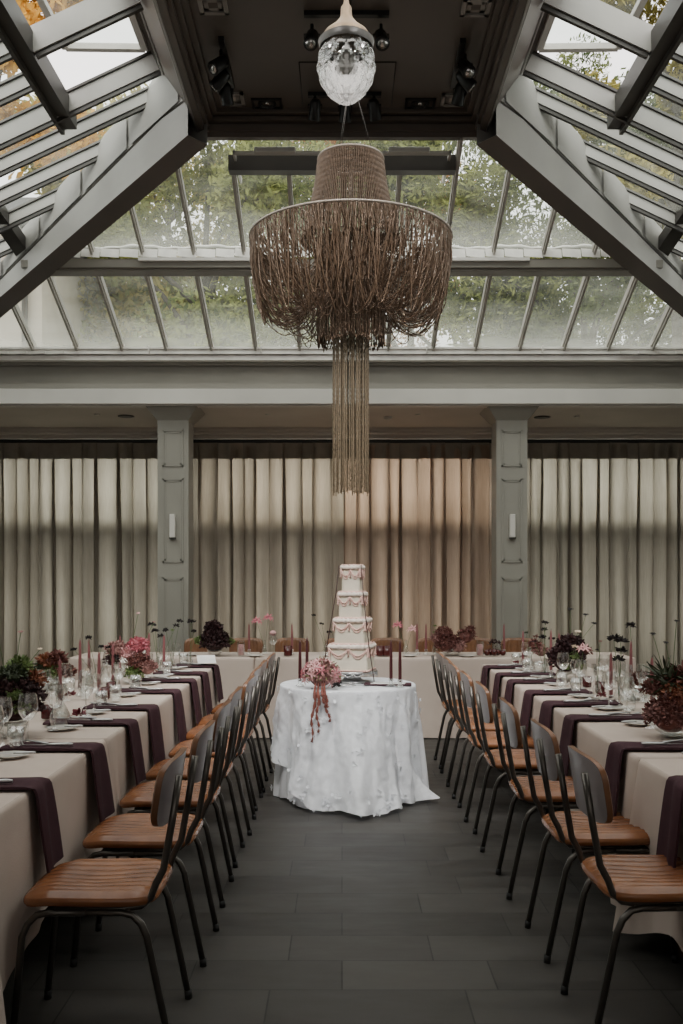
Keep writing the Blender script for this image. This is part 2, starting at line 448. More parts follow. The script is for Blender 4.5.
# ---- roof: back slope
def zb(D): return 3.94 + .46*(10.2-D)
def zs(X): return 5.5 - .47*(abs(X)-1.42)
BX = [-3.77,-3.29,-2.82,-2.34,-1.87,-1.39,-.92,-.45,.02,.49,.97,1.42,1.89,2.36,2.83,3.3,3.78]
def hipD(X): return 7.45+(abs(X)-1.15)*.856
win = struct(empty('window_4', (0,0,0)))
lowg = MB(); lowg.add([(-4.1,10.2,3.94),(4.1,10.2,3.94),(2.9,9.0,zb(9.0)),(-2.9,9.0,zb(9.0))], [(0,1,2,3)], False)
lowg.build('glass', RG_LOW, win)
up = MB(); L = .05
up.add([(-2.95,8.95,zb(8.95)+L),(2.95,8.95,zb(8.95)+L),(1.3,7.72,zb(7.72)+L),(-1.3,7.72,zb(7.72)+L)], [(0,1,2,3)], False)
up.build('glass', RG_UP, win)
for x in BX:
    # lower run
    Dt = max(9.0, hipD(x)+.05) if abs(x) > 2.9 else 9.0
    if Dt < 10.1:
        m_ = MB(); m_.bar((x,10.2,3.95), (x,Dt,zb(Dt)), .045, .07, off=-.02); m_.bar((x,10.2,3.95), (x,Dt,zb(Dt)), .022, .05, off=-.06)
        m_.build('glazing_bar', ALU, win)
    if abs(x) < 2.5:
        Dt = max(7.75, hipD(x)+.05) if abs(x) > 1.3 else (8.03 if abs(x) < .95 else 7.75)
        if Dt < 8.8:
            m_ = MB(); m_.bar((x,8.95,zb(8.95)+L), (x,Dt,zb(Dt)+L), .04, .06, off=-.02); m_.bar((x,8.95,zb(8.95)+L), (x,Dt,zb(Dt)+L), .02, .05, off=-.055)
            m_.build('glazing_bar', ALU, win)
# purlin and its flashing
pu = MB(); pu.box(-2.95, 2.95, 8.92, 9.08, zb(9.0)-.12, zb(9.0)-.005)
pu.box(-3.0, 3.0, 8.88, 8.92, zb(9.0)-.10, zb(9.0)-.03)
struct(pu.build('trim_8', G_STEM))
pu = MB()
pu.box(-1.9, -.5, 8.85, 8.9, zb(9)-.045, zb(9)-.015); pu.box(.5, 1.75, 8.85, 8.9, zb(9)-.045, zb(9)-.015)
random.seed(3)
for k in range(31):
    x = -2.8+.18*k
    pu.add([(x,8.87,zb(9)-.0),(x+.175,8.87,zb(9)-.012),(x+.175,8.90,zb(9)+.075),(x,8.90,zb(9)+.085)], [(0,1,2,3)], False)
struct(pu.build('trim_9', TILE))
lp = MB()
def lipf(u, v):
    x = -2.8+5.6*u; zz = zb(8.95)+L+.012*math.sin(x*9)+.006*math.sin(x*31)
    a = 2*PI*v; return (x, 8.93+.02*math.cos(a), zz+.028+.018*math.sin(a))
lp.grid(lipf, 140, 6); struct(lp.build('trim_10', TILE))
# central vent bar
vb = MB(); vb.box(-.95, .95, 7.93, 8.03, zb(7.98)-.07, zb(7.98)+.06)
pass
struct(vb.build('trim_11', DARK))
vs = empty('open_vent', (0,7.87,4.985)); struct(vs, 'window_5')
fr = MB()
fr.box(-.9,.9,-.06,-.03,-.012,.012)
for x in (-.9,.88): fr.box(x, x+.02, -.06, .5, -.02, .02)
fr.build('sash', PAINTL, vs)
for sx in (-.55,.55): MB().bbox(sx-.17, sx+.17, -.10, -.06, -.012, .03, .006).build('actuator', PAINTL, vs)
# ---- roof sides
for sgn in (-1, 1):
    idx = 6 if sgn < 0 else 7
    ws = struct(empty('window_%d' % idx, (0,0,0)))
    g = MB()
    Xo = 4.7
    # glass: outer strip, and inner strip beyond the vent line only
    g.add([(sgn*2.14,YF,zs(2.14)+.02),(sgn*Xo,YF,zs(Xo)+.02),(sgn*Xo,10.4,zs(Xo)+.02),(sgn*2.14,8.35,zs(2.14)+.02)], [(0,1,2,3)], False)
    g.add([(sgn*1.42,7.3,zs(1.42)+.02),(sgn*2.14,7.3,zs(2.14)+.02),(sgn*2.14,8.35,zs(2.14)+.02),(sgn*1.42,7.62,zs(1.42)+.02)], [(0,1,2,3)], False)
    g.add([(sgn*1.42,YF,zs(1.42)+.02),(sgn*2.14,YF,zs(2.14)+.02),(sgn*2.14,4.7,zs(2.14)+.02),(sgn*1.42,4.7,zs(1.42)+.02)], [(0,1,2,3)], False)
    g.build('glass', RG_SIDE, ws)
    def rafter(D, x0, x1):
        m_ = MB(); a = (sgn*x0, D, zs(x0)); b = (sgn*x1, D, zs(x1))
        dp = .13 if D > 7.25 and D < 7.4 else .085
        m_.bar(a, b, .05, dp, off=-dp/2+.015); m_.build('rafter', RAFT, ws)
        n_ = MB(); n_.bar(a, b, .028, .03, off=-dp); n_.bar(a, b, .085, .018, off=.025); n_.build('glazing_cap', DARK, ws)
    D = 9.88
    while D > -3:
        xh = 1.45
        if D > 7.62: xh = 1.15+(D-7.45)/.856+.0
        if D >= 7.25: rafter(D, max(1.42, xh), 4.7)
        else:
            rafter(D, 2.14, 4.7)
        D -= .43
    for D in (6.45, 5.6, 4.7, 3.8, 2.9, 2.0): 
        m_ = MB(); m_.bar((sgn*1.42,D,zs(1.42)), (sgn*2.14,D,zs(2.14)), .06, .17, off=-.05); m_.build('rafter', RAFT, ws)
        n_ = MB(); n_.bar((sgn*1.42,D,zs(1.42)), (sgn*2.14,D,zs(2.14)), .03, .035, off=-.15); n_.build('glazing_cap', DARK, ws)
    # vent-line beam
    m_ = MB(); m_.bar((sgn*2.14,YF,zs(2.14)), (sgn*2.14,7.49,zs(2.14)), .10, .16, off=-.06); m_.bar((sgn*2.20,YF,zs(2.2)), (sgn*2.20,7.49,zs(2.2)), .03, .05, off=-.13)
    m_.build('vent_beam', DARK, ws)
    # tilted open sashes hinged at the vent beam top, opened upward
    for D0, D1 in ((6.52,7.22),(5.67,6.38),(4.77,5.53)):
        sh = MB(); gs = MB()
        A = Vector((sgn*1.5, 0, zs(1.5)+.05)); B = Vector((sgn*2.10, 0, zs(2.1)+.34))
        def P(t, D, dz=0): p = A.lerp(B, t); return (p.x, D, p.z+dz)
        for D in (D0, D1): sh.bar(P(0,D), P(1,D), .05, .045)
        for t in (0, 1): sh.bar(P(t,D0), P(t,D1), .05, .045)
        sh.build('open_sash', ALU, ws)
        gs.add([P(0,D0,.01),P(1,D0,.01),P(1,D1,.01),P(0,D1,.01)], [(0,1,2,3)], False); gs.build('glass', RG_SIDE, ws)
    # short tiled purlin meeting the hip
    tp = MB(); A = Vector((sgn*3.0,9.1,4.55)); B = Vector((sgn*3.12,8.2,4.86))
    tp.bar(A, B, .14, .11); tp.build('valley_purlin', DARK, ws)
    tq = MB()
    for k in range(6):
        p = A.lerp(B, k/6); q = A.lerp(B, (k+.95)/6)
        tq.add([p+Vector((-sgn*.05,0,.05)), q+Vector((-sgn*.05,0,.05)), q+Vector((-sgn*.03,0,.13)), p+Vector((-sgn*.03,0,.10))], [(0,1,2,3)], False)
    tq.build('valley_tiles', TILE, ws)
    # hip beam (tapering prism) with stepped top plates
    hb = struct(empty('trim_%d' % (12 if sgn < 0 else 13), (0,0,0)))
    def face(X, off):       # plan point on the hip, off = distance towards the far side
        D = 7.35+(X-1.15)*.856; n = Vector((sgn*.65, .76, 0)); c = Vector((sgn*X, D, 0))+Vector((-sgn*.65,.76,0))*0+Vector((sgn*-.65*-1,0,0))*0
        nn = Vector((-sgn*-.65, .76, 0)); nn = Vector((-sgn*.65, .76, 0)) if False else Vector((sgn*-.65, .76, 0))
        return c + nn*off
    def zbot(X): return 4.95-.343*(X-1.15)
    def ztop(X): return min(5.5, 5.5-.5*(X-1.43))-.02
    def zmid(X): return zbot(X)+(ztop(X)-zbot(X))*.52
    m_ = MB(); Xs = [1.2,1.45,2.0,2.6,3.2,3.8,4.6]; v = []
    for X in Xs:
        for off, z in ((0,zbot(X)),(0,zmid(X)-.012),(.03,zmid(X)-.012),(.03,zmid(X)+.012),(.0,zmid(X)+.012),(0,ztop(X)),(.2,ztop(X)),(.2,zbot(X))):
            p = face(X, off); v.append((p.x, p.y, z))
    f = []
    for i in range(len(Xs)-1):
        for k in range(8): j = (k+1) % 8; f.append((i*8+k, i*8+j, i*8+8+j, i*8+8+k))
    m_.add(v, f, False); m_.build('beam', HIPM, hb)
    sp = MB()
    for k, X in enumerate((1.5,2.0,2.5,3.0,3.5)):
        def q(X, z, o=-.012): p = face(X, o); return (p.x, p.y, z)
        sp.add([q(X-.22, zmid(X-.22)+.02), q(X+.24, zmid(X+.24)+.02), q(X+.24, ztop(X+.24)-.06), q(X+.02, ztop(X)+.06), q(X-.22, ztop(X-.22)+.06)], [(0,1,2,3,4)], False)
    sp.build('stepped_plate', HIPM, hb)
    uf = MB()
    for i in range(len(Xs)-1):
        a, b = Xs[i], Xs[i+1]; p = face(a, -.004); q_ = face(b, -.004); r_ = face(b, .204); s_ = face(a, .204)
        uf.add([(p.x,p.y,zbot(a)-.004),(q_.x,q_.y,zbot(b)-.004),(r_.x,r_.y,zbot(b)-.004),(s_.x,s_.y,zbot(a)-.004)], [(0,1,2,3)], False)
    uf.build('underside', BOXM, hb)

# unseen solid roof slabs added to darken the foreground
for sgn, k in ((-1, 1), (1, 2)):
    m_ = MB(); a, b = 1.42, 4.9
    v = [(sgn*x, y, zs(x)-dz) for x in (a, b) for y in (YF, 1.6) for dz in (.16, .12)]
    m_.add(v, [(0,2,6,4),(1,5,7,3),(0,1,3,2),(4,6,7,5),(0,4,5,1),(2,3,7,6)], False)
    o = m_.build('ceiling', SOFF); struct(o)
# ---- ceiling coffer (dark flat top of the lantern)
cf = struct(empty('ceiling', (0,0,0)))
m_ = MB(); y0 = YF
yb = 7.76
m_.box(-1.10, 1.10, y0, 7.70, 5.25, 5.35)                      # panel
m_.build('ceiling_panel', BOXM, cf)
m_ = MB()
def ringrect(xo, yo, xi, yi, z0, z1):
    m_.box(-xo, xo, yi, yo, z0, z1); m_.box(-xo, -xi, y0, yi, z0, z1); m_.box(xi, xo, y0, yi, z0, z1)
ringrect(1.15, 7.76, 1.10, 7.70, 5.06, 5.30)
ringrect(1.10, 7.70, 1.075, 7.675, 5.10, 5.15)
ringrect(1.10, 7.70, 1.04, 7.64, 5.17, 5.20)
ringrect(1.10, 7.70, 1.0, 7.60, 5.215, 5.25)
m_.build('coffer_moulding', BOXM, cf)
m_ = MB()
for sgn in (-1, 1):
    a = 1.15; b = 1.42
    m_.add([(sgn*a,y0,5.07),(sgn*a,7.76,5.07),(sgn*b,7.54,5.5),(sgn*b,y0,5.5)], [(0,1,2,3)], False)
    m_.add([(sgn*a,7.76,5.07),(sgn*b,7.54,5.5),(0,7.54,5.5),(0,7.76,5.07)], [(0,1,2,3)], False)
m_.add([(-1.5,y0,5.52),(1.5,y0,5.52),(1.5,7.6,5.52),(-1.5,7.6,5.52)], [(0,1,2,3)], False)
m_.build('outer_skirt', BOXM, cf)
m_ = MB()
for sgn in (-1, 1):
    m_.tube([(sgn*1.158,y0,5.065),(sgn*1.158,7.77,5.065)], .008, 6); m_.tube([(sgn*1.19,y0,5.13),(sgn*1.19,7.74,5.13)], .01, 6); m_.tube([(sgn*1.42,y0,5.49),(sgn*1.42,7.55,5.49)], .012, 6)
m_.build('edge_bead', BOXL, cf)
ZC = 5.25
def C(px, py, z=ZC):
    D = F*(z-CAMZ)/(HZ-py); return ((px-CX)*D/F, D, z)
# hatch outline on the panel
m_ = MB()
a = C(299,62); b = C(396,62); c = C(384,105); d = C(300,105)
m_.tube([a,b], .006, 4); m_.tube([b,(b[0],c[1],ZC)], .004, 4); m_.tube([a,(a[0],c[1],ZC)], .004, 4)
m_.build('hatch_line', BLACK, cf)
# ceiling fittings
def spot(loc, rot, label):
    s = empty('spotlight', loc); tag(s, label, 'spotlight', None)
    MB().tube([(0,0,0),(0,0,-.07)], .012, 8).build('stem', BLACK, s)
    h = Vector((0,0,-.09)); d = Vector(rot).normalized()
    b = MB(); p0 = h - d*.06; p1 = h + d*.09
    b.tube([p0, p0+d*.02, p1-d*.01, p1], [.028,.042,.048,.048], 16); b.build('lamp_head', BLACK, s)
    y = MB(); y.bar(h+Vector((-.052,0,.02)), h+Vector((-.052,0,-.02)), .006, .02, (0,1,0)); y.bar(h+Vector((.052,0,.02)), h+Vector((.052,0,-.02)), .006, .02, (0,1,0)); y.bar(h+Vector((-.055,0,.02)), h+Vector((.055,0,.02)), .02, .006)
    y.build('yoke', BLACK, s)
    ln = MB(); ln.tube([p1, p1+d*.002], .034, 16); ln.build('lens', CHROME, s)
    return s
def track(p, q, label):
    m_ = MB(); m_.bar(Vector(p)+Vector((0,0,-.015)), Vector(q)+Vector((0,0,-.015)), .04, .03)
    o = m_.build('lighting_track', BLACK); tag(o, label, 'lighting track')
track(C(304,12), C(389,12), 'short black lighting track above the crystal pendant')
track(C(308,93), C(381,93), 'short black lighting track near the far edge of the ceiling coffer')
p = C(221,36); q = C(226,95); track(p, (p[0], q[1]-.15, ZC), 'black lighting track along the left side of the ceiling coffer')
p = C(463,38); q = C(458,95); track(p, (p[0], q[1]-.15, ZC), 'black lighting track along the right side of the ceiling coffer')
SP = [((312,20),(-.1,-.6,-.8),'black spotlight left of the crystal pendant, lens towards the room'),
      ((381,20),(.1,-.6,-.8),'black spotlight right of the crystal pendant, lens towards the room'),
      ((315,92),(-.1,.7,-.9),'black spotlight at the left end of the far track'),
      ((345,94),(0,.7,-.9),'black spotlight in the middle of the far track, behind the pendant'),
      ((374,92),(.2,.7,-.9),'black spotlight at the right end of the far track'),
      ((221,46),(-.7,-.5,-.8),'first of three black spotlights on the left side track, lens outward'),
      ((222,62),(-.8,.2,-.8),'second of three black spotlights on the left side track'),
      ((226,76),(.1,.7,-.9),'last of three black spotlights on the left side track, beside a square vent'),
      ((465,50),(.3,-.6,-.8),'first of three black spotlights on the right side track, lens lit'),
      ((464,62),(.8,.1,-.8),'second of three black spotlights on the right side track'),
      ((460,76),(-.2,.7,-.9),'last of three black spotlights on the right side track, beside a square vent')]
for (px, py), d, lb in SP:
    x, y, z = C(px, py); spot((x, y, z-.03), d, lb)
for px, py, lb in ((213,4,'square pale ceiling vent at the upper left of the coffer'),(476,6,'square pale ceiling vent at the upper right of the coffer'),
                   (232,98,'square pale fitting in the far left corner of the coffer'),(453,99,'square pale fitting in the far right corner of the coffer')):
    x, y, z = C(px, py); e = tag(empty('ceiling_fitting', (x,y,z)), lb, 'ceiling fitting')
    m_ = MB(); s = .095
    for a_, t_ in ((s,.018),(s*.62,.01)):
        m_.box(-a_,a_,-a_,-a_+.028,-t_,0); m_.box(-a_,a_,a_-.028,a_,-t_,0); m_.box(-a_,-a_+.028,-a_,a_,-t_,0); m_.box(a_-.028,a_,-a_,a_,-t_,0)
    m_.build('frame', BOXL, e); MB().box(-.05,.05,-.05,.05,-.008,0).build('grille', SOFF if py > 50 else BOXM, e)
for px, lb in ((267,'dark recessed downlight with bright lamp left of centre in the coffer'),(420,'dark recessed downlight with bright lamp right of centre in the coffer')):
    x, y, z = C(px, 103); e = tag(empty('recessed_downlight', (x,y,z)), lb, 'downlight')
    m_ = MB(); m_.box(-.12,.12,-.08,-.06,-.015,0); m_.box(-.12,.12,.06,.08,-.015,0); m_.box(-.12,-.1,-.08,.08,-.015,0); m_.box(.1,.12,-.08,.08,-.015,0); m_.build('frame', BLACK, e)
    MB().lathe([(.07,0),(.075,-.012),(.05,-.016),(.045,0)], 20).build('ring', BLACK, e)
    MB().lathe([(.001,-.012),(.018,-.018),(.022,-.004)], 12).build('lamp', CHROME, e)
for px, py in ((278,25),(283,83),(421,27),(425,90)):
    pass
for px, py, r, lb, mm in ((97,414,.03,'small round downlight in the soffit above the left curtain',PAINTL),(126,416,.09,'dark round speaker in the soffit left of the left column',DARK),
    (268,414,.03,'small round downlight in the soffit left of the bead chandelier',PAINTL),(388,417,.05,'round smoke detector on the soffit beside the chandelier tail',PAINTL),(418,414,.03,'small round downlight in the soffit right of the smoke detector',PAINTL),
    (577,416,.03,'small round downlight in the soffit above the right curtain',PAINTL),(542,417,.09,'dark round speaker in the soffit beside the right column',DARK)):
    D = F*(3.35-CAMZ)/(HZ-py); x = (px-CX)*D/F
    e = tag(MB().lathe([(r*.3,-.012),(r*.7,-.014 if r != .05 else -.035),(r,-.01),(r*1.05,0)], 20, cap=True).build('soffit_fitting', mm, None, (x,D,3.35)), lb, 'ceiling fitting')

# ------------------------------------------------------------------ curtains
def curtain(x0, x1, pleats, m, label, seed, skip=()):
    rnd = random.Random(seed); e = tag(empty('curtain', ((x0+x1)/2, 12.08, 0)), label, 'curtain', None)
    cx = (x0+x1)/2; W = x1-x0
    # uneven pleat positions
    cuts = [0]
    for i in range(pleats): cuts.append(cuts[-1] + (1.9 if i in skip else rnd.uniform(.75,1.25)))
    cuts = [c/cuts[-1] for c in cuts]
    amp = [rnd.uniform(.7,1.2) for _ in range(pleats)]; ph = [rnd.uniform(0,6.28) for _ in range(pleats)]
    nu = pleats*24; nv = 26; ZT = 3.17
    def fn(u, v):
        z = ZT*(1-v); k = 0
        while k < pleats-1 and cuts[k+1] < u-1e-9: k += 1
        t = (u-cuts[k])/(cuts[k+1]-cuts[k])
        s = abs(2*t-1)                                   # 1 at pinches
        top = max(0, 1-(ZT-z)/1.1)
        sharp = 2.0+6*top**1.5
        y = -.09*amp[k]*(1-s**sharp) + .095*s**(sharp*1.5)
        y += .036*(1-.8*top)*math.sin(t*4*PI+ph[k]) + .018*(1-top)*math.sin(t*9+ph[k]*2+z)
        x = x0 - cx + W*u + .012*math.sin(z*1.1+ph[k])*(1-s)
        x -= (cuts[k+1]-cuts[k])*W*(.22+.14*amp[k]*(1-.5*top))*math.sin(2*PI*t)
        return (x, y, z)
    g = MB().grid(fn, nu, nv); g.build('drape', m, e)
    hd = MB()
    def hf(u, v):
        x, y, z = fn(u, 0); return (x, y*.8-.02, ZT + .03 - .2*v)
    hd.grid(hf, nu, 2); hd.build('heading_tape', CURH, e)
CURH = mat('curtain_heading', (.34,.305,.26), .9)
curtain(-4.6, -3.42, 7, CUR[0], 'grey green curtain at the far left edge, its pleats closely gathered', 4)
curtain(-3.42, -2.02, 8, CUR[0], 'sage curtain left of the left column, one wide flat panel at its middle', 5, skip=(2,))
curtain(-2.0, .02, 11, CUR[2], 'stone curtain between the columns, left half, ending behind the chandelier tail', 6)
curtain(.02, 2.0, 11, CUR[1], 'beige curtain tinted with warm light between the columns, right half, beside the right column', 7)
curtain(2.02, 4.6, 15, CUR[0], 'pale sage curtain to the right of the right column', 8)
# daylight behind the curtains
for a, b, col in ((-4.5,-2.1,(1,.97,.88)),(-1.6,0,(1,.90,.76)),(0,1.6,(1,.84,.66)),(2.1,4.5,(1,.97,.88))):
    area('daylight_high', ((a+b)/2, 13.6, 3.0), (R(-90),0,0), b-a, 1.2, 42*(b-a), col)
    area('daylight_low', ((a+b)/2, 13.5, 1.0), (R(-90),0,0), b-a, 1.0, 8*(b-a), col)

# ------------------------------------------------------------------ trees and house outside
def tree_proto(seed, n, spread, m, lsize, trunkh, h):
    rnd = random.Random(seed); lf = MB()
    blobs = []
    for i in range(26):
        a = rnd.uniform(0, 2*PI); rr = spread*math.sqrt(rnd.random())*.85; z = rnd.uniform(trunkh, h)
        k = 1-.55*abs((z-trunkh)/(h-trunkh)-.4)
        blobs.append((rr*k*math.cos(a), rr*k*math.sin(a), z, rnd.uniform(.45,.95)*spread*.34))
    for i in range(n):
        b = blobs[rnd.randrange(len(blobs))]
        d = Vector((rnd.gauss(0,1), rnd.gauss(0,1), rnd.gauss(0,.8))).normalized()*b[3]*rnd.uniform(.6,1.15)
        c = Vector(b[:3])+d; u = Vector((rnd.gauss(0,1), rnd.gauss(0,1), rnd.gauss(0,1))).normalized(); w_ = u.orthogonal().normalized(); s = lsize*rnd.uniform(.6,1.4)
        lf.add([c-u*s, c-w_*s*.5, c+u*s, c+w_*s*.5], [(0,1,2,3)], False)
    tr = MB(); tr.tube([(0,0,0),(.05,0,trunkh*.6),(0,.1,h*.7),(.1,0,h*.9)], [.12,.10,.06,.03], 8)
    for b in blobs[:14]:
        tr.tube([(0,0,max(trunkh*.5, b[2]-1.6)), (b[0]*.5,b[1]*.5,b[2]-.6), (b[0],b[1],b[2])], [.07,.045,.015], 5)
    return lf, tr
def tree(loc, seed, n, spread, m, h, label, lsize=.075, trunkh=2.2):
    lf, tr = tree_proto(seed, n, spread, m, lsize, trunkh, h)
    e = tag(empty('tree', loc), label, 'tree', 'trees beyond the glass roof')
    tr.build('trunk', BARK, e); lf.build('foliage', m, e)
    return e
tree((-5.6,19.5,0), 1, 25650, 3.0, TO, 10.5, 'olive green tree beyond the lower left roof glass')
tree((-2.6,18,0), 2, 31350, 3.0, TG, 11.0, 'bushy green tree seen through the roof left of the chandelier')
tree((1.4,19.5,0), 3, 25650, 3.0, TG, 12.0, 'leafy green tree directly behind the bead chandelier')
tree((4.6,18,0), 4, 31350, 3.0, TD, 10.5, 'dark green tree seen through the roof right of the chandelier')
tree((8.4,18.5,0), 5, 25650, 3.0, TG, 10.5, 'green tree beyond the lower right corner of the roof glass')
tree((-4.4,24,0), 6, 22800, 3.2, TO, 14.5, 'tall olive tree rising behind the left roof slope')
tree((1.0,25.5,0), 7, 22800, 3.4, TR_, 15.0, 'tall rust tinged tree showing above the central vent')
tree((5.5,24.5,0), 8, 22800, 3.4, TD, 15.0, 'tall dark tree rising behind the right hip beam')
tree((-5.0,13.4,0), 9, 19950, 1.9, TY, 11.6, 'golden yellow autumn tree seen through the open left vents', trunkh=7.6)
tree((-9.5,12,0), 10, 12825, 2.2, TD, 11.0, 'thin grey green tree beside the left roof slope', trunkh=5)
tree((5.2,14.8,0), 11, 17100, 1.8, TO, 11.0, 'olive gold tree seen through the open right vents', trunkh=7.0)
tree((8.2,11.5,0), 12, 28500, 2.6, TD, 11.5, 'dense dark tree above the right roof slope', trunkh=4.5)
tree((6.8,21.5,0), 14, 19000, 3.2, TG, 11.5, 'rounded green tree behind the lower right roof panes')
tree((2.9,22.5,0), 15, 17000, 3.0, TD, 12.5, 'dark rounded tree behind the right half of the roof')
tree((-1.0,22.5,0), 16, 15000, 3.0, TD, 12.5, 'dark rounded tree behind the left half of the roof')
tree((7.5,8.2,0), 13, 22800, 2.2, TG, 12.0, 'green tree overhanging the upper right roof slope', trunkh=6.5)
hs = tag(empty('house', (-7.65,15.2,0)), 'cream rendered house wall beyond the lower left roof glass', 'house')
MB().box(-3,2.85,0,5,0,7.2).build('house_wall', BRICKW, hs)
m_ = MB(); m_.add([(-3.3,-.3,7.1),(3.15,-.3,7.1),(3.15,5.3,7.1),(-3.3,5.3,7.1),(-3.3,2.5,8.6),(3.15,2.5,8.6)], [(0,1,5,4),(2,3,4,5),(1,2,5),(3,0,4),(0,3,2,1)], False); m_.build('roof', SLATE, hs)
MB().box(1.2,1.8,-.05,.02,5.2,6.0).build('window', DARK, hs)
MB().tube([(2.6,-.08,0),(2.6,-.08,7.1)], .05, 8).build('drainpipe', DARK, hs)

# ------------------------------------------------------------------ chair
def make_chair():
    e = tag(empty('dining_chair'), 'chair', 'chair')
    W = .20; Dp = .215
    st = MB(); nu, nv = 72, 30
    def sq(a, b, p=5.0):   # square -> superellipse disc
        m = max(abs(a), abs(b)); 
        if m < 1e-9: return 0, 0
        n = (abs(a)**p+abs(b)**p)**(1/p); return a*m/n, b*m/n
    def top(u, v):
        a, b = sq(2*u-1, 2*v-1); r = max(abs(2*u-1), abs(2*v-1))
        edge = max(0, (r-.8)/.2)
        ch = abs(math.sin(PI*9*(a+1)/2))**.55*.008*(1-edge)
        z = .492+ch - .012*edge**2.2 - .012*math.exp(-(a*a+b*b)*3) - (.015*max(0,b-.55)/.45)
        return (a*W*(1-.04*b), b*Dp, z)
    st.grid(top, nu, nv)
    def bot(u, v):
        a, b = sq(2*u-1, 2*v-1); r = max(abs(2*u-1), abs(2*v-1)); edge = max(0, (r-.85)/.15)
        return (a*W*(1-.04*b), b*Dp, .450+.004*edge**2 - (.015*max(0,b-.55)/.45))
    st.grid(lambda u, v: bot(1-u, v), nu//3, nv//3)
    def per0(t):
        t = (t % 1)*4; k = int(t); q = t-k
        return [(q,0),(1,q),(1-q,1),(0,1-q)][k]
    def sband(u, v):
        a, b = per0(u); p = top(a, b); q = bot(a, b); o = .006*math.sin(PI*v)
        c = Vector(q).lerp(Vector(p), v); d = Vector((c.x, c.y, 0)).normalized()*o
        return tuple(c+d)
    st.grid(sband, 80, 4, closeu=True)
    st.build('seat', LEATH, e)
    # rails of the backrest lean back
    def bk(z): return -.212 - .06*(z-.46)/.40
    bf = MB(); 
    def back(u, v, off):
        a, b = sq(2*u-1, 2*v-1, 5.0); z = .785 + b*.105
        y = bk(z) + .012 + off - .030*(1-a*a)+.018
        r = max(abs(2*u-1), abs(2*v-1)); edge = max(0,(r-.82)/.18)
        if off > 0: y += abs(math.sin(PI*u*10))**.6*.005*(1-edge) - .012*edge**2
        return (a*.192, y, z + .008*(1-a*a))
    bf.grid(lambda u, v: back(1-u, v, .030), 70, 14)
    # edge band
    def per(t):
        t = (t % 1)*4; k = int(t); q = t-k
        return [(q,0),(1,q),(1-q,1),(0,1-q)][k]
    def band(u, v):
        a, b = per(u); p = back(a, b, .030 if v < .5 else 0.0)
        if v >= .5: return back(a, b, 0.0)
        return p
    bf.grid(lambda u, v: band(u, v), 64, 1, closeu=True)
    bf.build('backrest', LEATHE, e)
    MB().grid(lambda u, v: back(u, v, -.001), 24, 10).build('back_shell', SHELL, e)
    # back frame: posts curving forward under the seat
    for s in (-1, 1):
        m_ = MB(); x = s*.168
        pts = [(x*.97,bk(.86)-.016,.855),(x*.98,bk(.7)-.016,.70),(x,bk(.56)-.012,.56),(x*1.02,-.215,.515),(x*1.02,-.200,.473),(x*1.02,-.17,.447),(x*1.02,-.11,.438),(x*1.02,.10,.438)]
        m_.tube(pts, .0115, 10); m_.build('back_post', TUBE, e)
    # legs: each side an inverted U, split at its middle
    for s in (-1, 1):
        for q in (-1, 1):
            x = s*.185
            top_z = .43; m_ = MB()
            yb_ = -.16 if q < 0 else .17; yf = -.262 if q < 0 else .232
            pts = [(x,0.0,top_z),(x,yb_+(.05 if q<0 else -.05),top_z),(x,yb_+(.015 if q<0 else -.015),top_z-.008),(x,yb_-(.012 if q<0 else -.012),top_z-.035),(x,yb_-(.03 if q<0 else -.03),top_z-.075),(x*.99,yf,.012)]
            m_.tube(pts, .0115, 10); lg = m_.build('leg', TUBE, e)
            MB().tube([(x*.99,yf+(.002 if q<0 else -.002),.03),(x*.99,yf,0)], .0135, 10).build('foot_cap', RUBBER, lg)
    for y in (-.13,.12): MB().tube([(-.185,y,.434),(.185,y,.434)], .009, 8).build('cross_tube', TUBE, e)
    return e
chair = Proto(make_chair())
LY = [3.155,3.80,4.45,5.04,5.65,6.24,6.76,7.43]
RY = [3.20,3.835,4.55,5.31,5.95,6.57,7.05,7.58]
random.seed(11)
for i, y in enumerate(LY):
    lb = 'tan leather chair in the left row, %s from the camera' % ORD[i]
    chair.place((-.80+random.uniform(-.012,.012), y, 0), R(90)+random.uniform(-.03,.03), lb, group='chairs along the left table')
for i, y in enumerate(RY):
    lb = 'tan leather chair in the right row, %s from the camera' % ORD[i]
    chair.place((1.045-(.0 if i < 3 else .02)+random.uniform(-.012,.012), y, 0), R(-90)+random.uniform(-.03,.03), lb, group='chairs along the right table')
ex = [(-1.5,'tan chair behind the end table, partly left of the dark round arrangement'),(-1.02,'tan chair behind the end table, beside the pink pillar candle'),
      (-.53,'tan chair behind the end table, left of the cake'),(.0,'tan chair behind the end table, hidden by the cake'),(.48,'tan chair behind the end table, right of the cake'),
      (.98,'tan chair behind the end table, behind the dried mauve arrangement'),(1.42,'tan chair behind the end table, by the pink votive'),(1.88,'tan chair behind the end table, near the burgundy fruit cluster')]
for x, lb in ex:
    chair.place((x, 9.92, 0), PI, lb, scale=.95, group='chairs behind the end table')

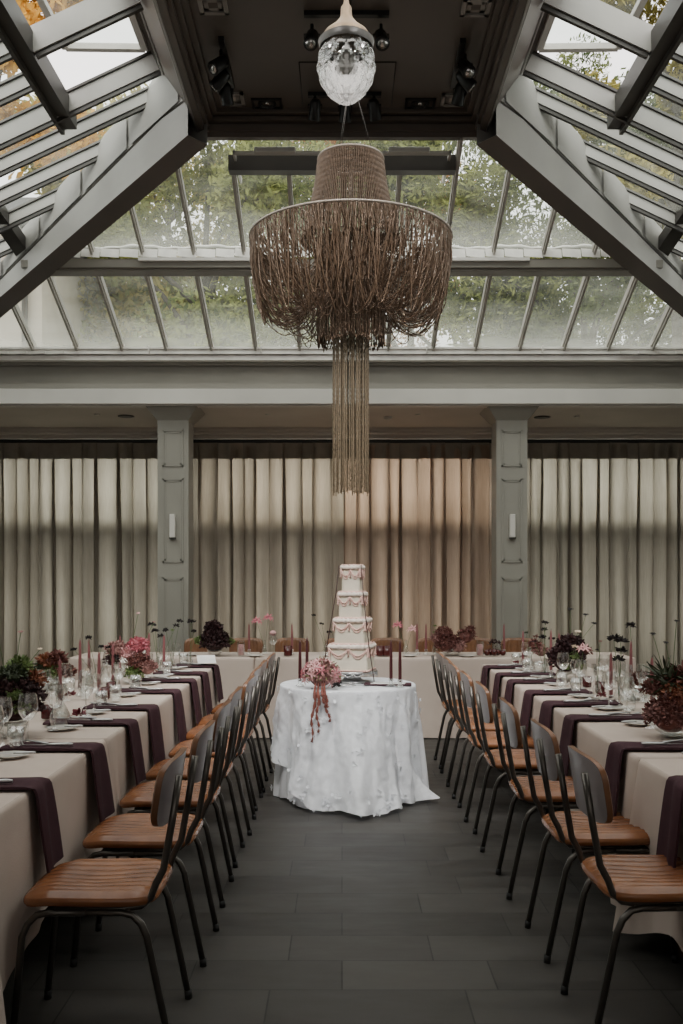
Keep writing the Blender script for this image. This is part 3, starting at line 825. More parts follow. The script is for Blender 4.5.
# ------------------------------------------------------------------ tables and cloths
def tablething(x0, x1, y0, y1, label):
    e = tag(empty('trestle_table', ((x0+x1)/2, (y0+y1)/2, 0)), label, 'table')
    hx, hy = (x1-x0)/2, (y1-y0)/2
    MB().bbox(-hx, hx, -hy, hy, .715, .74).build('tabletop', WOOD, e)
    for sx in (-1, 1):
        for sy in (-1, 1):
            x = sx*(hx-.12); y = sy*(hy-.12); MB().box(x-.02,x+.02,y-.02,y+.02,0,.715).build('leg', WOOD, e)
def cloth(x0, x1, y0, y1, hem, label, seed, ztop=.75, flare=.03, cornerdrop=.14, m=LINEN, name='tablecloth'):
    rnd = random.Random(seed); cx, cy = (x0+x1)/2, (y0+y1)/2; hx, hy = (x1-x0)/2+.004, (y1-y0)/2-.001
    per = []; r = .03; n = 12
    # rounded rectangle perimeter with arclength
    def line(a, b, k):
        for i in range(k): t = i/k; per.append((a[0]+(b[0]-a[0])*t, a[1]+(b[1]-a[1])*t))
    def arc(c, a0, k=5):
        for i in range(k): a = a0+PI/2*i/k; per.append((c[0]+r*math.cos(a), c[1]+r*math.sin(a)))
    step = .03
    line((hx-r,-hy)[::1], (hx-r,-hy), 0) if False else None
    arc((hx-r,-hy+r), -PI/2); line((hx,-hy+r), (hx,hy-r), int((2*hy)/step)); arc((hx-r,hy-r), 0); line((hx-r,hy), (-hx+r,hy), int(2*hx/step))
    arc((-hx+r,hy-r), PI/2); line((-hx,hy-r), (-hx,-hy+r), int(2*hy/step)); arc((-hx+r,-hy+r), PI); line((-hx+r,-hy), (hx-r,-hy), int(2*hx/step))
    N = len(per); f1 = [rnd.uniform(0,6.28) for _ in range(6)]
    V = []; Fc = []
    drop = ztop-hem
    levels = [0,.006,.018,.05] + [.05+(1-.05)*i/9 for i in range(1, 10)]
    outs = []
    for i, (x, y) in enumerate(per):
        # outward normal
        nx = max(0, (abs(x)-(hx-r)))/r*(1 if x > 0 else -1); ny = max(0, (abs(y)-(hy-r)))/r*(1 if y > 0 else -1)
        l = math.hypot(nx, ny) or 1; nx /= l; ny /= l
        dc = math.hypot(hx-abs(x), hy-abs(y)); cor = math.exp(-(dc/.13)**2); cr2 = math.exp(-(dc/.28)**2)
        outs.append((nx, ny, cor, cr2))
    zs_ = []
    for li, lv in enumerate(levels):
        for i, (x, y) in enumerate(per):
            nx, ny, cor, cr2 = outs[i]
            s = x*(abs(ny))+y*(abs(nx))
            d = drop*lv + (cornerdrop*cr2*lv)
            if li == 0: z = ztop; o = -.008
            elif li == 1: z = ztop-.003; o = -.001
            elif li == 2: z = ztop-.014; o = .003
            else: z = ztop-d; o = .004
            fold = (math.sin(s*13+f1[0])+.4*math.sin(s*23+f1[1])+.2*math.sin(s*41+f1[2]))
            o += lv*(flare*.5 + flare*.32*fold) + cor*lv*flare*2.2*(1+.4*math.sin(i*1.1))
            z = max(z, .004+.0)
            V.append((x+nx*o, y+ny*o, z))
        if li:
            for i in range(N):
                j = (i+1) % N; a = (li-1)*N; b = li*N; Fc.append((a+i, b+i, b+j, a+j))
    # top fan grid
    g = MB(); g.add(V, Fc)
    top = MB(); 
    def tf(u, v):
        x = (-hx+.009)+(2*hx-.018)*u; y = (-hy+.009)+(2*hy-.018)*v
        e_ = min(u,1-u,v,1-v)*4; e_ = min(1, e_)
        return (x, y, ztop+.0015*math.sin(x*17+f1[3])*math.sin(y*11+f1[4])*e_)
    g.grid(tf, 14, 30)
    # flat crease lines from folding
    o = g.build(name, m, None, (cx,cy,0)); tag(o, label, 'tablecloth'); return o
segsL = [(6.18,7.97),(4.32,6.16),(2.72,4.30),(.9,2.70)]; segsR = [(6.30,8.12),(3.86,6.28) ,(2.0,3.84),(.2,1.98)]
nmz = ('far end','middle','near','closest to the camera')
for i, (a, b) in enumerate(segsL):
    tablething(-1.90, -1.075, a, b, 'wooden trestle table under the left row cloth, %s section' % nmz[i])
    cloth(-1.91, -1.07, a, b, .27 if i < 3 else .17, 'beige linen cloth on the left table, %s section' % nmz[i], 20+i)
for i, (a, b) in enumerate(segsR):
    tablething(1.205, 2.03, a, b, 'wooden trestle table under the right row cloth, %s section' % nmz[i])
    cloth(1.20, 2.04, a, b, .27 if i < 2 else .2, 'beige linen cloth on the right table, %s section' % nmz[i], 40+i)
ce = [(-2.53,-.82),(-.80,.95),(.97,2.72)]
for i, (a, b) in enumerate(ce):
    tablething(a+.01, b-.01, 8.80, 9.5, 'wooden trestle table of the end table, %s section' % ('left','middle','right')[i])
    cloth(a, b, 8.79, 9.51, .012, 'floor length beige cloth on the end table, %s section' % ('left','middle','right')[i], 60+i, flare=.012, cornerdrop=0)

# ------------------------------------------------------------------ napkins, plates, cutlery
def make_napkin(seed, sgn, hang=.27, inn=.37, w0=.15):
    """local: x=0 at table edge, +x*sgn over the aisle, top at z=0 (table surface)"""
    rnd = random.Random(seed); b = MB()
    path = []
    for i in range(12): path.append((-inn+inn*.97*i/11, .010))
    path += [(.004,.009),(.016,.004),(.024,-.010)]
    for i in range(1, 11): t = i/10; path.append((.026+.035*t, -.012-(hang)*t))
    n = len(path)-1; m = 10; w1 = w0*rnd.uniform(1.15,1.4); sh = rnd.uniform(-.02,.02)
    def fn(side):
        def g(u, v):
            k = int(round(v*n)); x, z = path[k]; t = max(0, (k-13)/(n-13))
            ww = w0+(w1-w0)*t
            y = (u-.5)*ww + sh*t
            bulge = .004*math.sin(u*PI)+.0025*math.sin(u*9+v*7)
            if k < 13: return (sgn*x, y, z-.008+.009*side+bulge*(1 if side else .0)+.0)
            return (sgn*(x+(bulge+.006*math.sin(u*6+seed))*1+.009*side), y, z)
        return g
    b.grid(fn(1), m, n); b.grid(fn(0), m, n)
    f1, f0 = fn(1), fn(0)
    for u in (0, 1): b.grid(lambda a, v, u=u: (f1 if a > .5 else f0)(u, v), 1, n)
    for v in (0, 1): b.grid(lambda u, a, v=v: (f1 if a > .5 else f0)(u, v), m, 1)
    return b
def make_knife():
    e = tag(empty('table_knife'), 'k', 'knife')
    h = MB(); h.tube([(-.11,0,.006),(-.09,0,.007),(-.02,0,.006),(0,0,.005)], [.006,.0075,.006,.004], 8); h.build('handle', SILVER, e)
    b = MB(); b.grid(lambda u, v: ((.11*u), (v-.5)*.018*(1-u**3)+.002, .006+.0008*math.sin(v*PI)), 10, 2); b.grid(lambda u, v: ((.11*u), (v-.5)*.018*(1-u**3)+.002, .0045), 10, 2); b.build('blade', SILVER, e)
    return e
def make_fork():
    e = tag(empty('table_fork'), 'f', 'fork')
    h = MB(); h.tube([(-.1,0,.004),(-.07,0,.006),(.02,0,.009),(.035,0,.006)], [.0055,.005,.003,.004], 8); h.build('handle', SILVER, e)
    b = MB(); b.grid(lambda u, v: (.035+.025*u, (v-.5)*.022, .006-.003*u), 3, 3)
    for k in range(4):
        y = -.0095+.0063*k; b.tube([(.058,y,.0035),(.08,y,.005),(.097,y,.009)], [.0018,.0016,.001], 5)
    b.build('tines', SILVER, e); return e
def make_plate():
    b = MB(); b.lathe([(.001,.004),(.05,.004),(.056,.007),(.078,.013),(.08,.0145),(.077,.0155),(.055,.0095),(.048,.0075),(.001,.0075)], 32)
    b.lathe([(.001,.0),(.045,.0),(.045,.005)], 24)
    return b
knife = Proto(make_knife()); fork = Proto(make_fork())
plate_o = make_plate().build('side_plate', PORC); tag(plate_o, 'p', 'plate'); plate = Proto(plate_o)
NL = [2.58,3.30,4.03,4.735,5.285,6.05,6.70,7.22,7.84]; NR = [2.62,3.33,4.05,4.89,5.45,6.0,6.65,7.14,7.74]
random.seed(5)
for side, ys, ex_, sg in (('left', NL, -1.07, 1), ('right', NR, 1.20, -1)):
    for i, y in enumerate(ys):
        nb = make_napkin(i+(0 if sg > 0 else 50), sg, hang=random.uniform(.27,.31), inn=random.uniform(.34,.40), w0=.17 if i < 4 else .19)
        o = nb.build('napkin', PLUM, None, (ex_, y, .7585)); o.rotation_euler = (0,0,random.uniform(-.04,.04))
        tag(o, 'plum linen napkin hanging over the %s table edge, %s from the camera' % (side, ORD[i]), 'napkin', 'plum napkins on the %s table' % side)
        kk = knife.place((ex_-sg*.17, y-.045, .7745), (PI if sg > 0 else 0)+random.uniform(-.1,.1), 'silver knife on the %s plum napkin of the %s table' % (ORD[i], side), group='knives on the %s table' % side)
        ff = fork.place((ex_-sg*.26, y+.03, .7745), (PI if sg > 0 else 0)+random.uniform(-.5,.1)*sg, 'silver fork on the %s plum napkin of the %s table' % (ORD[i], side), group='forks on the %s table' % side)
        plate.place((ex_-sg*.27, y-.185, .7525), 0, 'white side plate next to the %s plum napkin of the %s table' % (ORD[i], side), scale=.92, group='side plates on the %s table' % side)
        k2 = knife.place((ex_-sg*.26, y-.185, .765), (PI if sg > 0 else 0)+random.uniform(.05,.35), 'silver butter knife resting on the %s side plate of the %s table' % (ORD[i], side), scale=.8, group='butter knives on the %s table' % side)
x, y, z = T(212,665)
cd = MB(); cd.grid(lambda u, v: ((u-.5)*.15, (v-.5)*.21, .0+.05*v*v), 4, 6); o = cd.build('menu_card', PAPER, None, (-1.12,7.86,.79)); o.rotation_euler = (0,0,.2)
tag(o, 'white menu card lying on the last napkin of the left table', 'card')

# ------------------------------------------------------------------ glassware, candles, vases
def make_wine(h=.21, r=.042, name='wine_glass'):
    e = tag(empty(name), 'w', 'glass')
    b0 = h*.47
    prof = [(.004,b0),(.02,b0+.006),(r*.85,b0+.03),(r,b0+.052),(r*.95,b0+.08),(r*.8,h)]
    MB().lathe(prof, 20).build('bowl', GLASS, e)
    MB().lathe([(.034,.002),(.033,.004),(.012,.008),(.0042,.018),(.0035,b0*.6),(.0042,b0)], 16).build('stem', GLASS, e)
    return e
def make_tumbler(r=.036, h=.095, name='tumbler'):
    b = MB(); b.lathe([(.001,.002),(r*.8,.002),(r*.85,.008),(r,h*.6),(r*.97,h),(r*.93,h),(r*.95,h*.6),(r*.78,.012),(.001,.01)], 18)
    o = b.build(name, GLASS); return tag(o, 't', 'glass')
def make_carafe(name='carafe'):
    b = MB(); b.lathe([(.001,.002),(.045,.003),(.05,.02),(.046,.06),(.022,.11),(.016,.14),(.02,.185),(.024,.2)], 22)
    o = b.build(name, GLASSV); return tag(o, 'c', 'carafe')
def make_candle(h, wax, holder=True):
    e = tag(empty('taper_candle'), 'c', 'candle')
    z0 = .045 if holder else .01
    MB().lathe([(.001,z0-.01),(.0095,z0-.01),(.0112,z0+.01),(.0105,z0+h*.5),(.0075,z0+h*.93),(.003,z0+h),(.001,z0+h+.002)], 12).build('candle', wax, e)
    MB().tube([(0,0,z0+h),(0.001,0,z0+h+.012)], .0012, 5).build('wick', WICK, e)
    if holder: MB().lathe([(.001,.002),(.028,.002),(.03,.008),(.014,.016),(.011,.025),(.016,.04),(.0165,.052),(.0125,.05),(.0115,.035),(.001,.032)], 16).build('holder', GLASSV, e)
    return e
def make_votive():
    e = tag(empty('votive_holder'), 'v', 'votive')
    MB().lathe([(.001,.001),(.027,.001),(.03,.006),(.03,.07),(.027,.07),(.026,.03),(.001,.03)], 18).build('glass_cup', VOT, e)
    MB().lathe([(.024,.03),(.024,.045),(.001,.046)], 14).build('wax', CANDD, e)
    return e
wineA = Proto(make_wine()); wineB = Proto(make_wine(.185,.035)); tumb = Proto(make_tumbler()); car = Proto(make_carafe())
candA = Proto(make_candle(.25, CAND)); candB = Proto(make_candle(.30, CAND)); candD = Proto(make_candle(.26, CANDD)); vot = Proto(make_votive())
USED = []
def free(x, y, r=.05):
    for a, b, c in USED:
        if math.hypot(x-a, y-b) < r+c: return False
    USED.append((x, y, r)); return True
# flowers -----------------------------------------------------------------
def petal_ball(b, rnd, c, r, n, L, W, flat=.85, lo=-.3, curl=.4, jit=.35):
    c = Vector(c)
    for i in range(n):
        d = Vector((rnd.gauss(0,1), rnd.gauss(0,1), rnd.gauss(0,1))).normalized()
        if d.z < lo: d.z = -d.z
        p = c + Vector((d.x*r, d.y*r, d.z*r*flat))*rnd.uniform(.7,1.16)
        dd = (d+Vector((rnd.gauss(0,jit), rnd.gauss(0,jit), rnd.gauss(0,jit)))).normalized()
        b.petal(p, dd, Vector((rnd.gauss(0,1),rnd.gauss(0,1),rnd.gauss(0,1))), L*.6*rnd.uniform(.5,1.5), W*.6*rnd.uniform(.7,1.3), curl)
def core(c, r, flat=.85):
    b = MB(); n = 10; b.lathe([(r*math.sin(PI*i/n)+.0005, -r*flat*math.cos(PI*i/n)) for i in range(n+1)], 16, c); return b
def star(b, c, d, L, W, n=6, curl=.35):
    c = Vector(c); d = Vector(d).normalized(); u = d.orthogonal().normalized(); v = d.cross(u)
    for k in range(n):
        a = 2*PI*k/n; q = (u*math.cos(a)+v*math.sin(a))+d*.45; b.petal(c, q, d, L, W, -curl)
def arrangement(loc, label, specs, name='flower_arrangement', seed=1, bowl=.07, bm=None, stems=()):
    """specs: list of (part name, material, centre, radius, petal count, length, width)"""
    rnd = random.Random(seed); e = tag(empty(name, loc), label, 'flowers')
    MB().lathe([(.001,.002),(bowl*.6,.002),(bowl*.95,.025),(bowl,.055),(bowl*.9,.07),(bowl*.82,.055),(.001,.03)], 18).build('bowl', bm or GLASSV, e)
    for pn, m, c, r, n, L, W in specs:
        b = core(c, r*.8); petal_ball(b, rnd, c, r, int(n*2.8), L, W); b.build(pn, m, e)
    for m, pts, head, hm in stems:
        s = MB(); s.tube(pts, .0018, 5); so = s.build('stem', m, e)
        if head:
            b = MB(); star(b, pts[-1], (0,-.3,1), head, head*.45, 8, .1); petal_ball(b, rnd, pts[-1], head*.35, 14, head*.4, head*.3); b.build('blossom', hm, so)
    return e
def sway(x, y, z0, h, dx, dy): return [(x,y,z0),(x+dx*.3,y+dy*.3,z0+h*.4),(x+dx*.75,y+dy*.75,z0+h*.8),(x+dx,y+dy,z0+h)]

# left near dark round arrangement
x, y, z = T(12,737); USED.append((x,y,.16)); USED.append((x,y+.2,.1))
arrangement((x,y,z), 'large dark burgundy ball arrangement with green sprigs, nearest on the left table', [
    ('dark_blooms', BURG, (0,0,.15), .125, 620, .028, .03), ('green_sprig', LEAFG, (.02,.05,.30), .05, 110, .03, .018), ('green_sprig', LEAFG, (.045,-.10,.19), .028, 60, .02, .014),
    ('green_sprig', LEAFG, (.075,-.09,.13), .03, 60, .02, .014), ('leaf_cluster', LEAFD, (.01,-.02,.27), .05, 80, .03, .02), ('rust_leaves', RUST, (.085,.06,.24), .045, 60, .035, .02)], seed=2,
    stems=[(STEMG, sway(-.03,0,.25,.19,-.04,.02), .0, None),(STEMG, sway(.0,.03,.25,.22,.03,0), .018, MAUV),(STEMG, sway(.02,.03,.25,.14,.09,.03), .014, CREAM)])
x, y, z = T(52,690); USED.append((x,y,.09))
arrangement((x,y,z), 'small arrangement of rust and green cup shaped blooms on the left table', [
    ('rust_bloom', RUST, (-.03,0,.17), .042, 60, .05, .035), ('rust_bloom', BURG2, (.03,.0,.19), .042, 60, .05, .035), ('leaf_cluster', LEAFD, (-.07,.0,.14), .035, 50, .03, .02), ('rust_bloom', BURG2, (.09,0,.10), .04, 60, .05, .035), ('leaf_cluster', LEAFG, (.01,0,.10), .05, 60, .03, .02)], seed=3)
x, y, z = T(131,684); USED.append((x,y,.16))
arrangement((x,y,z), 'tall pink and burgundy hydrangea arrangement halfway along the left table', [
    ('pink_bloom', PINK, (.05,0,.25), .065, 170, .026, .022), ('mauve_bloom', MAUV, (-.10,0,.22), .065, 130, .03, .022), ('pink_bloom', PALEP, (-.02,-.03,.2), .045, 80, .03, .018), ('dark_blooms', BURG2, (.05,-.02,.14), .07, 150, .028, .02),
    ('pink_bloom', MAUV, (.12,-.03,.10), .055, 120, .028, .02), ('leaf_cluster', LEAFG, (.03,-.03,.06), .06, 110, .03, .02), ('dark_blooms', BURG, (-.13,-.02,.15), .04, 60, .03, .025)], seed=4,
    stems=[(STEMG, sway(0,0,.2,.28,.05,0), .016, PALEP),(STEMG, sway(0.06,0,.2,.22,.10,0), .014, MAUV)])
# end table dark arrangement
x, y, z = T(215,656.0); USED.append((x,y,.2))
arrangement((x,8.98,z), 'dark burgundy round arrangement standing on the end table, left of the cake', [
    ('dark_blooms', BURG, (0,0,.12), .125, 520, .035, .035), ('dark_blooms', BURG, (-.01,0,.25), .07, 200, .035, .035), ('green_sprig', LEAFG, (-.14,0,.13), .045, 60, .03, .02), ('green_sprig', LEAFG, (.13,.02,.12), .04, 50, .03, .02)], seed=5)
x, y, z = T(452,656.0)
arrangement((x,9.0,z), 'dried mauve and rust hydrangea arrangement on the end table, right of the cake', [
    ('mauve_bloom', BURG2, (-.04,0,.10), .11, 300, .028, .024), ('mauve_bloom', MAUV, (.05,-.05,.08), .07, 160, .026, .022), ('dark_blooms', BURG2, (-.08,0,.2), .07, 110, .03, .022), ('mauve_bloom', MAUV, (-.15,0,.15), .05, 80, .03, .022), ('leaf_cluster', BURG2, (.13,0,.17), .08, 90, .03, .018), ('leaf_cluster', BURG2, (.17,0,.24), .035, 30, .03, .018)], seed=6, bowl=.09)
# right table arrangements
x, y, z = T(566,681); USED.append((x,y,.15))
arrangement((x,y,z), 'dark burgundy arrangement with bright green sprigs halfway along the right table', [
    ('dark_blooms', BURG, (0,0,.14), .115, 480, .03, .03), ('dark_blooms', BURG, (.03,0,.24), .08, 200, .03, .03), ('green_sprig', LEAFG, (-.02,-.1,.10), .028, 50, .022, .016), ('green_sprig', LEAFG, (.03,-.11,.17), .03, 50, .022, .016), ('green_sprig', LEAFG, (.08,-.09,.10), .03, 50, .022, .016), ('rust_leaves', BURG2, (.13,0,.2), .04, 40, .03, .02)], seed=7,
    stems=[(STEMG, sway(.03,0,.2,.30,-.0,0), .028, BLK),(STEMG, sway(.08,0,.2,.26,.06,0), .028, BLK),(STEMG, sway(.05,0,.2,.14,.03,-.02), .03, CREAM),(STEMG, sway(.06,0,.2,.20,.14,0), .026, BLK)])
x, y, z = T(676,737); USED.append((x,y,.16))
arrangement((x,y,z), 'large dried red hydrangea arrangement, nearest on the right table', [
    ('red_bloom', BURG2, (-.03,-.03,.09), .105, 420, .024, .022), ('golden_bloom', RUST, (.03,.0,.15), .10, 320, .022, .02), ('red_bloom', MAUV, (-.09,-.04,.10), .055, 150, .024, .02), ('leaf_cluster', LEAFD, (-.02,.06,.24), .04, 34, .11, .02), ('leaf_cluster', BURG2, (.04,.05,.25), .05, 60, .06, .03), ('red_bloom', BURG2, (-.08,.08,.20), .04, 60, .03, .02)], seed=8, bowl=.10,
    stems=[(STEMG, sway(-.03,.05,.22,.24,-.06,0), .018, BLK),(STEMG, sway(0,.05,.22,.20,-.03,0), .016, BLK),(STEMG, sway(.0,.05,.22,.30,.02,0), .016, BLK)])
x, y, z = T(640,700); USED.append((x,y,.06))
arrangement((x,y,z), 'low burgundy and green posy behind the tall pink candle on the right table', [
    ('red_bloom', BURG2, (0,0,.11), .05, 90, .03, .02), ('leaf_cluster', LEAFD, (.05,0,.09), .04, 50, .03, .02)], seed=9)
x, y, z = T(541,672); USED.append((x,y,.06))
arrangement((x,y,z), 'rusty pink posy beside the far candles of the right table', [
    ('red_bloom', MAUV, (0,0,.15), .05, 90, .03, .02), ('leaf_cluster', BURG2, (-.05,0,.20), .04, 50, .03, .02)], seed=19)

# bud vases with dark scabiosa
def budvase(loc, label, stems, seed, vm=None, h=.13):
    rnd = random.Random(seed); e = tag(empty('bud_vase', loc), label, 'vase')
    MB().lathe([(.001,.002),(.026,.003),(.03,.03),(.022,.07),(.011,.095),(.012,h)], 16).build('vase', vm or GLASSV, e)
    for dx, dy, hh, hm, sz in stems:
        s = MB(); pts = sway(0,0,.01,hh,dx,dy); s.tube(pts, .0017, 5); so = s.build('stem', STEMG, e)
        b = MB()
        if hm in (PINK, PALEP):
            for k in range(4):
                a = k*1.7; star(b, Vector(pts[-1])+Vector((math.cos(a)*.02,math.sin(a)*.02,.005*k)), (math.cos(a)*.7,math.sin(a)*.7-.3,.7), sz*1.3, sz*.4, 6, .3)
        else: petal_ball(b, rnd, pts[-1], sz*.36, 46, sz*.75, sz*.5, .35, -.1)
        b.build('blossom', hm, so)
    return e
B = BLK
BV = [((97,684),[(-.06,0,.30,B,.035),(.03,0,.24,B,.03),(-.16,0,.22,B,.03)],'bud vase with black scabiosa beside the left table candles'),
      ((116,690),[(.0,0,.20,B,.03),(-.05,0,.26,B,.028)],'short bud vase with black blooms in front of the pink hydrangeas'),
      ((158,674),[(-.05,0,.36,B,.04),(-.02,0,.31,B,.036),(.02,0,.27,B,.036),(.14,0,.35,B,.032)],'bud vase of four black scabiosa near the left column'),
      ((172,670),[(.0,0,.30,LEAFG,.02),(.06,0,.37,B,.034),(-.05,0,.30,B,.034)],'bud vase with green and black stems, second beyond the pink hydrangeas'),
      ((190,668),[(.01,0,.36,B,.045),(.03,0,.28,B,.03)],'bud vase with two black heads near the end of the left table'),
      ((597,699),[(.02,0,.33,MAUV,.015),(.0,.0,.28,B,.012)],'curved glass bud vase with one thin twig on the right table'),
      ((619,704),[(-.03,0,.36,B,.05),(.01,0,.345,B,.05),(.015,0,.29,B,.045),(-.005,0,.24,B,.045)],'bud vase with a stack of black scabiosa on the right table'),
      ((632,697),[(-.0,.03,.42,B,.042)],'bud vase with one tall black scabiosa behind the middle candle'),
      ((545,676),[(.0,0,.38,B,.034),(.0,.02,.33,B,.03),(-.02,0,.27,B,.036),(.05,0,.26,B,.036),(-.08,0,.24,BURG,.03)],'bud vase with black and burgundy blooms near the far end of the right table'),
      ((530,670),[(-.03,0,.28,LEAFD,.02),(.05,0,.25,BURG2,.03)],'bud vase with olive sprigs at the far end of the right table'),
      ((579,684),[(-.03,0,.24,CREAM,.03),(.03,0,.22,PALEP,.03)],'bud vase with cream and blush blooms beside the dark right arrangement'),
      ((85,700),[(.01,0,.16,CREAM,.02)],'bud vase with one cream bud among the left wine glasses')]
for (px, py), st, lb in BV:
    x, y, z = T(px, py); free(x, y, .03); budvase((x,y,z), lb, st, px)
for px, st, lb in ((265,[(-.08,0,.30,PINK,.035),(.03,0,.33,PINK,.035)],'slim vase of pink nerines on the end table, left of the cake'),
                   (406,[(-.08,0,.26,PINK,.035),(.06,0,.22,PALEP,.035)],'slim vase of pink nerines on the end table, right of the cake'),
                   (435,[(.0,0,.26,LEAFG,.02),(.03,0,.22,LEAFG,.02),(-.01,0,.2,LEAFG,.02)],'glass bud vase of green leaves on the end table'),
                   (326,[(-.12,0,.36,B,.03),(-.04,0,.28,B,.03),(.03,0,.2,B,.03)],'bud vase of black blooms on the end table just left of the cake')):
    budvase(((px-CX)*9.15/F,9.15,TABZ), lb, st, px, h=.14)
x = (273-CX)*8.98/F
gz = wineA.place((x,8.98,TABZ), 0, 'wine glass of pale pink blooms on the end table', scale=1.0)
e = tag(core((0,0,0), .03).build('nerine_bloom', PALEP, None, (x,8.98,TABZ+.21)), 'pale pink blossom head set in the end table wine glass', 'flower')
# candles
CL = [(candB,(80,697),'tallest dusky pink taper candle on the left table'),(candA,(89,682),'slim pink taper behind the tallest left table candle'),
      (candA,(99,704),'short pink taper in front of the black scabiosa, left table'),(candA,(60,716),'pink taper candle next to the left table wine glasses, nearest'),
      (candA,(120,676),'pink taper rising behind the pink hydrangeas'),(candA,(113,690),'pink taper left of the pink hydrangeas'),
      (candA,(149,671),'pink taper right of the pink hydrangeas'),(candA,(164,675),'pink taper among the glass vases of the left table'),
      (candA,(147,680),'pink taper close behind the far left glasses'),(candB,(631,700),'tallest pink taper candle on the right table'),
      (candA,(611,705),'pink taper left of the tallest right table candle'),(candA,(652,714),'pink taper nearest to the camera on the right table'),
      (candA,(523,668),'far pink taper candle on the right table'),(candB,(551,678),'pink taper behind the dark right table arrangement'),(candA,(559,672),'slim pink taper beside the far right bud vases')]
for pr, (px, py), lb in CL:
    x, y, z = T(px, py); free(x, y, .028); pr.place((x,y,z), 0, lb)
for px, lb in ((249,'pink taper candle on the end table beside the pillar candle'),(292,'pink taper candle in front of a tan chair, left of the cake'),(417,'first pink taper right of the cake on the end table'),(426,'second pink taper right of the cake on the end table'),(504,'pink taper at the right column on the end table')):
    candA.place(((px-CX)*9.05/F,9.05,TABZ), 0, lb)
for (px, py), lb in (((300,688),'dark maroon taper in front on the cake table, left side'),((307,683),'dark maroon taper behind on the cake table, left side'),((391,688),'dark maroon taper nearer the cake on its table, right side'),((400,689),'dark maroon taper at the right edge of the cake table')):
    x, y, z = T(px, py); candD.place((x,y,TABZ+.004), 0, lb)
for px, py, lb in ((47,720,'dark maroon votive beside the nearest left arrangement'),(105,700,'dark maroon votive beneath the pink hydrangeas, left one'),(111,694,'dark maroon votive beneath the pink hydrangeas, right one'),(600,694,'dark maroon votive behind the curved vase on the right table'),(587,688,'dark maroon votive beside the dark right arrangement'),(656,716,'dark maroon votive by the nearest right arrangement')):
    x, y, z = T(px, py); free(x, y, .035); vot.place((x,y,z), 0, lb)
for px, lb in ((288,'maroon votive holder on the end table left of the cake'),(387,'maroon votive holder on the end table right of the cake'),(380,'second maroon votive close to the cake on the end table')):
    vot.place(((px-CX)*8.93/F,8.93,TABZ), 0, lb, scale=1.35)
for px, lb in ((241,'pale pink pillar candle in a glass on the end table, left'),(480,'pale pink pillar candle in a glass on the end table, right')):
    e = tag(empty('pillar_candle', ((px-CX)*8.95/F,8.95,TABZ)), lb, 'candle')
    MB().lathe([(.001,.005),(.028,.005),(.028,.10),(.022,.106),(.001,.104)], 18).build('candle', PALEP, e)
    MB().lathe([(.001,.001),(.034,.001),(.036,.006),(.036,.14)], 18).build('glass', GLASSV, e)
# fruit cluster
random.seed(9)
fr = [((487,0),.03),((491,.03),.03),((494,-.01),.034),((498,.02),.03),((503,0),.028)]
for i, ((px, dy), r) in enumerate(fr):
    o = core((0,0,0), r, 1).build('plum_fruit', VOT, None, ((px-CX)*8.95/F, 8.95+dy, TABZ+r))
    tag(o, 'dark burgundy fruit on the end table, %s from the left in its cluster' % ORD[i], 'fruit', 'burgundy fruit on the end table')
o = MB(); random.seed(2); petal_ball(o, random, (0,0,.06), .06, 90, .03, .02)
tag(o.build('dried_flower_posy', BURG, None, ((495-CX)*9.1/F,9.1,TABZ+.02)), 'small dark dried posy behind the burgundy fruit', 'flowers')
for i, (px, y) in enumerate(((190,9.0),(255,8.9),(330,8.95),(410,8.9),(468,8.88),(520,8.95))):
    plate.place(((px-CX)*y/F, y, .7525), 0, 'white side plate on the end table, %s from the left' % ORD[i], group='plates on the end table')
# petals lying on the table
def loosebloom(px, py, label, m=CANDD, s=.03):
    x, y, z = T(px, py); b = MB(); random.seed(px); petal_ball(b, random, (0,0,.014), s*.5, 26, s, s*.8, .5, 0)
    tag(b.build('loose_bloom', m, None, (x,y,TABZ+.012)), label, 'flower')
ROSE = mat('crimson_petal', (.16,.018,.03), .6)
loosebloom(79,722,'crimson petals lying on the third left napkin', ROSE, .045)
loosebloom(601,701,'crimson bloom on a napkin of the right table beside the twig vase', ROSE, .03)
loosebloom(516,667,'crimson bloom on the farthest napkin of the right table', ROSE, .03)
loosebloom(70,700,'small crimson petals among the left wine glasses', ROSE, .03)

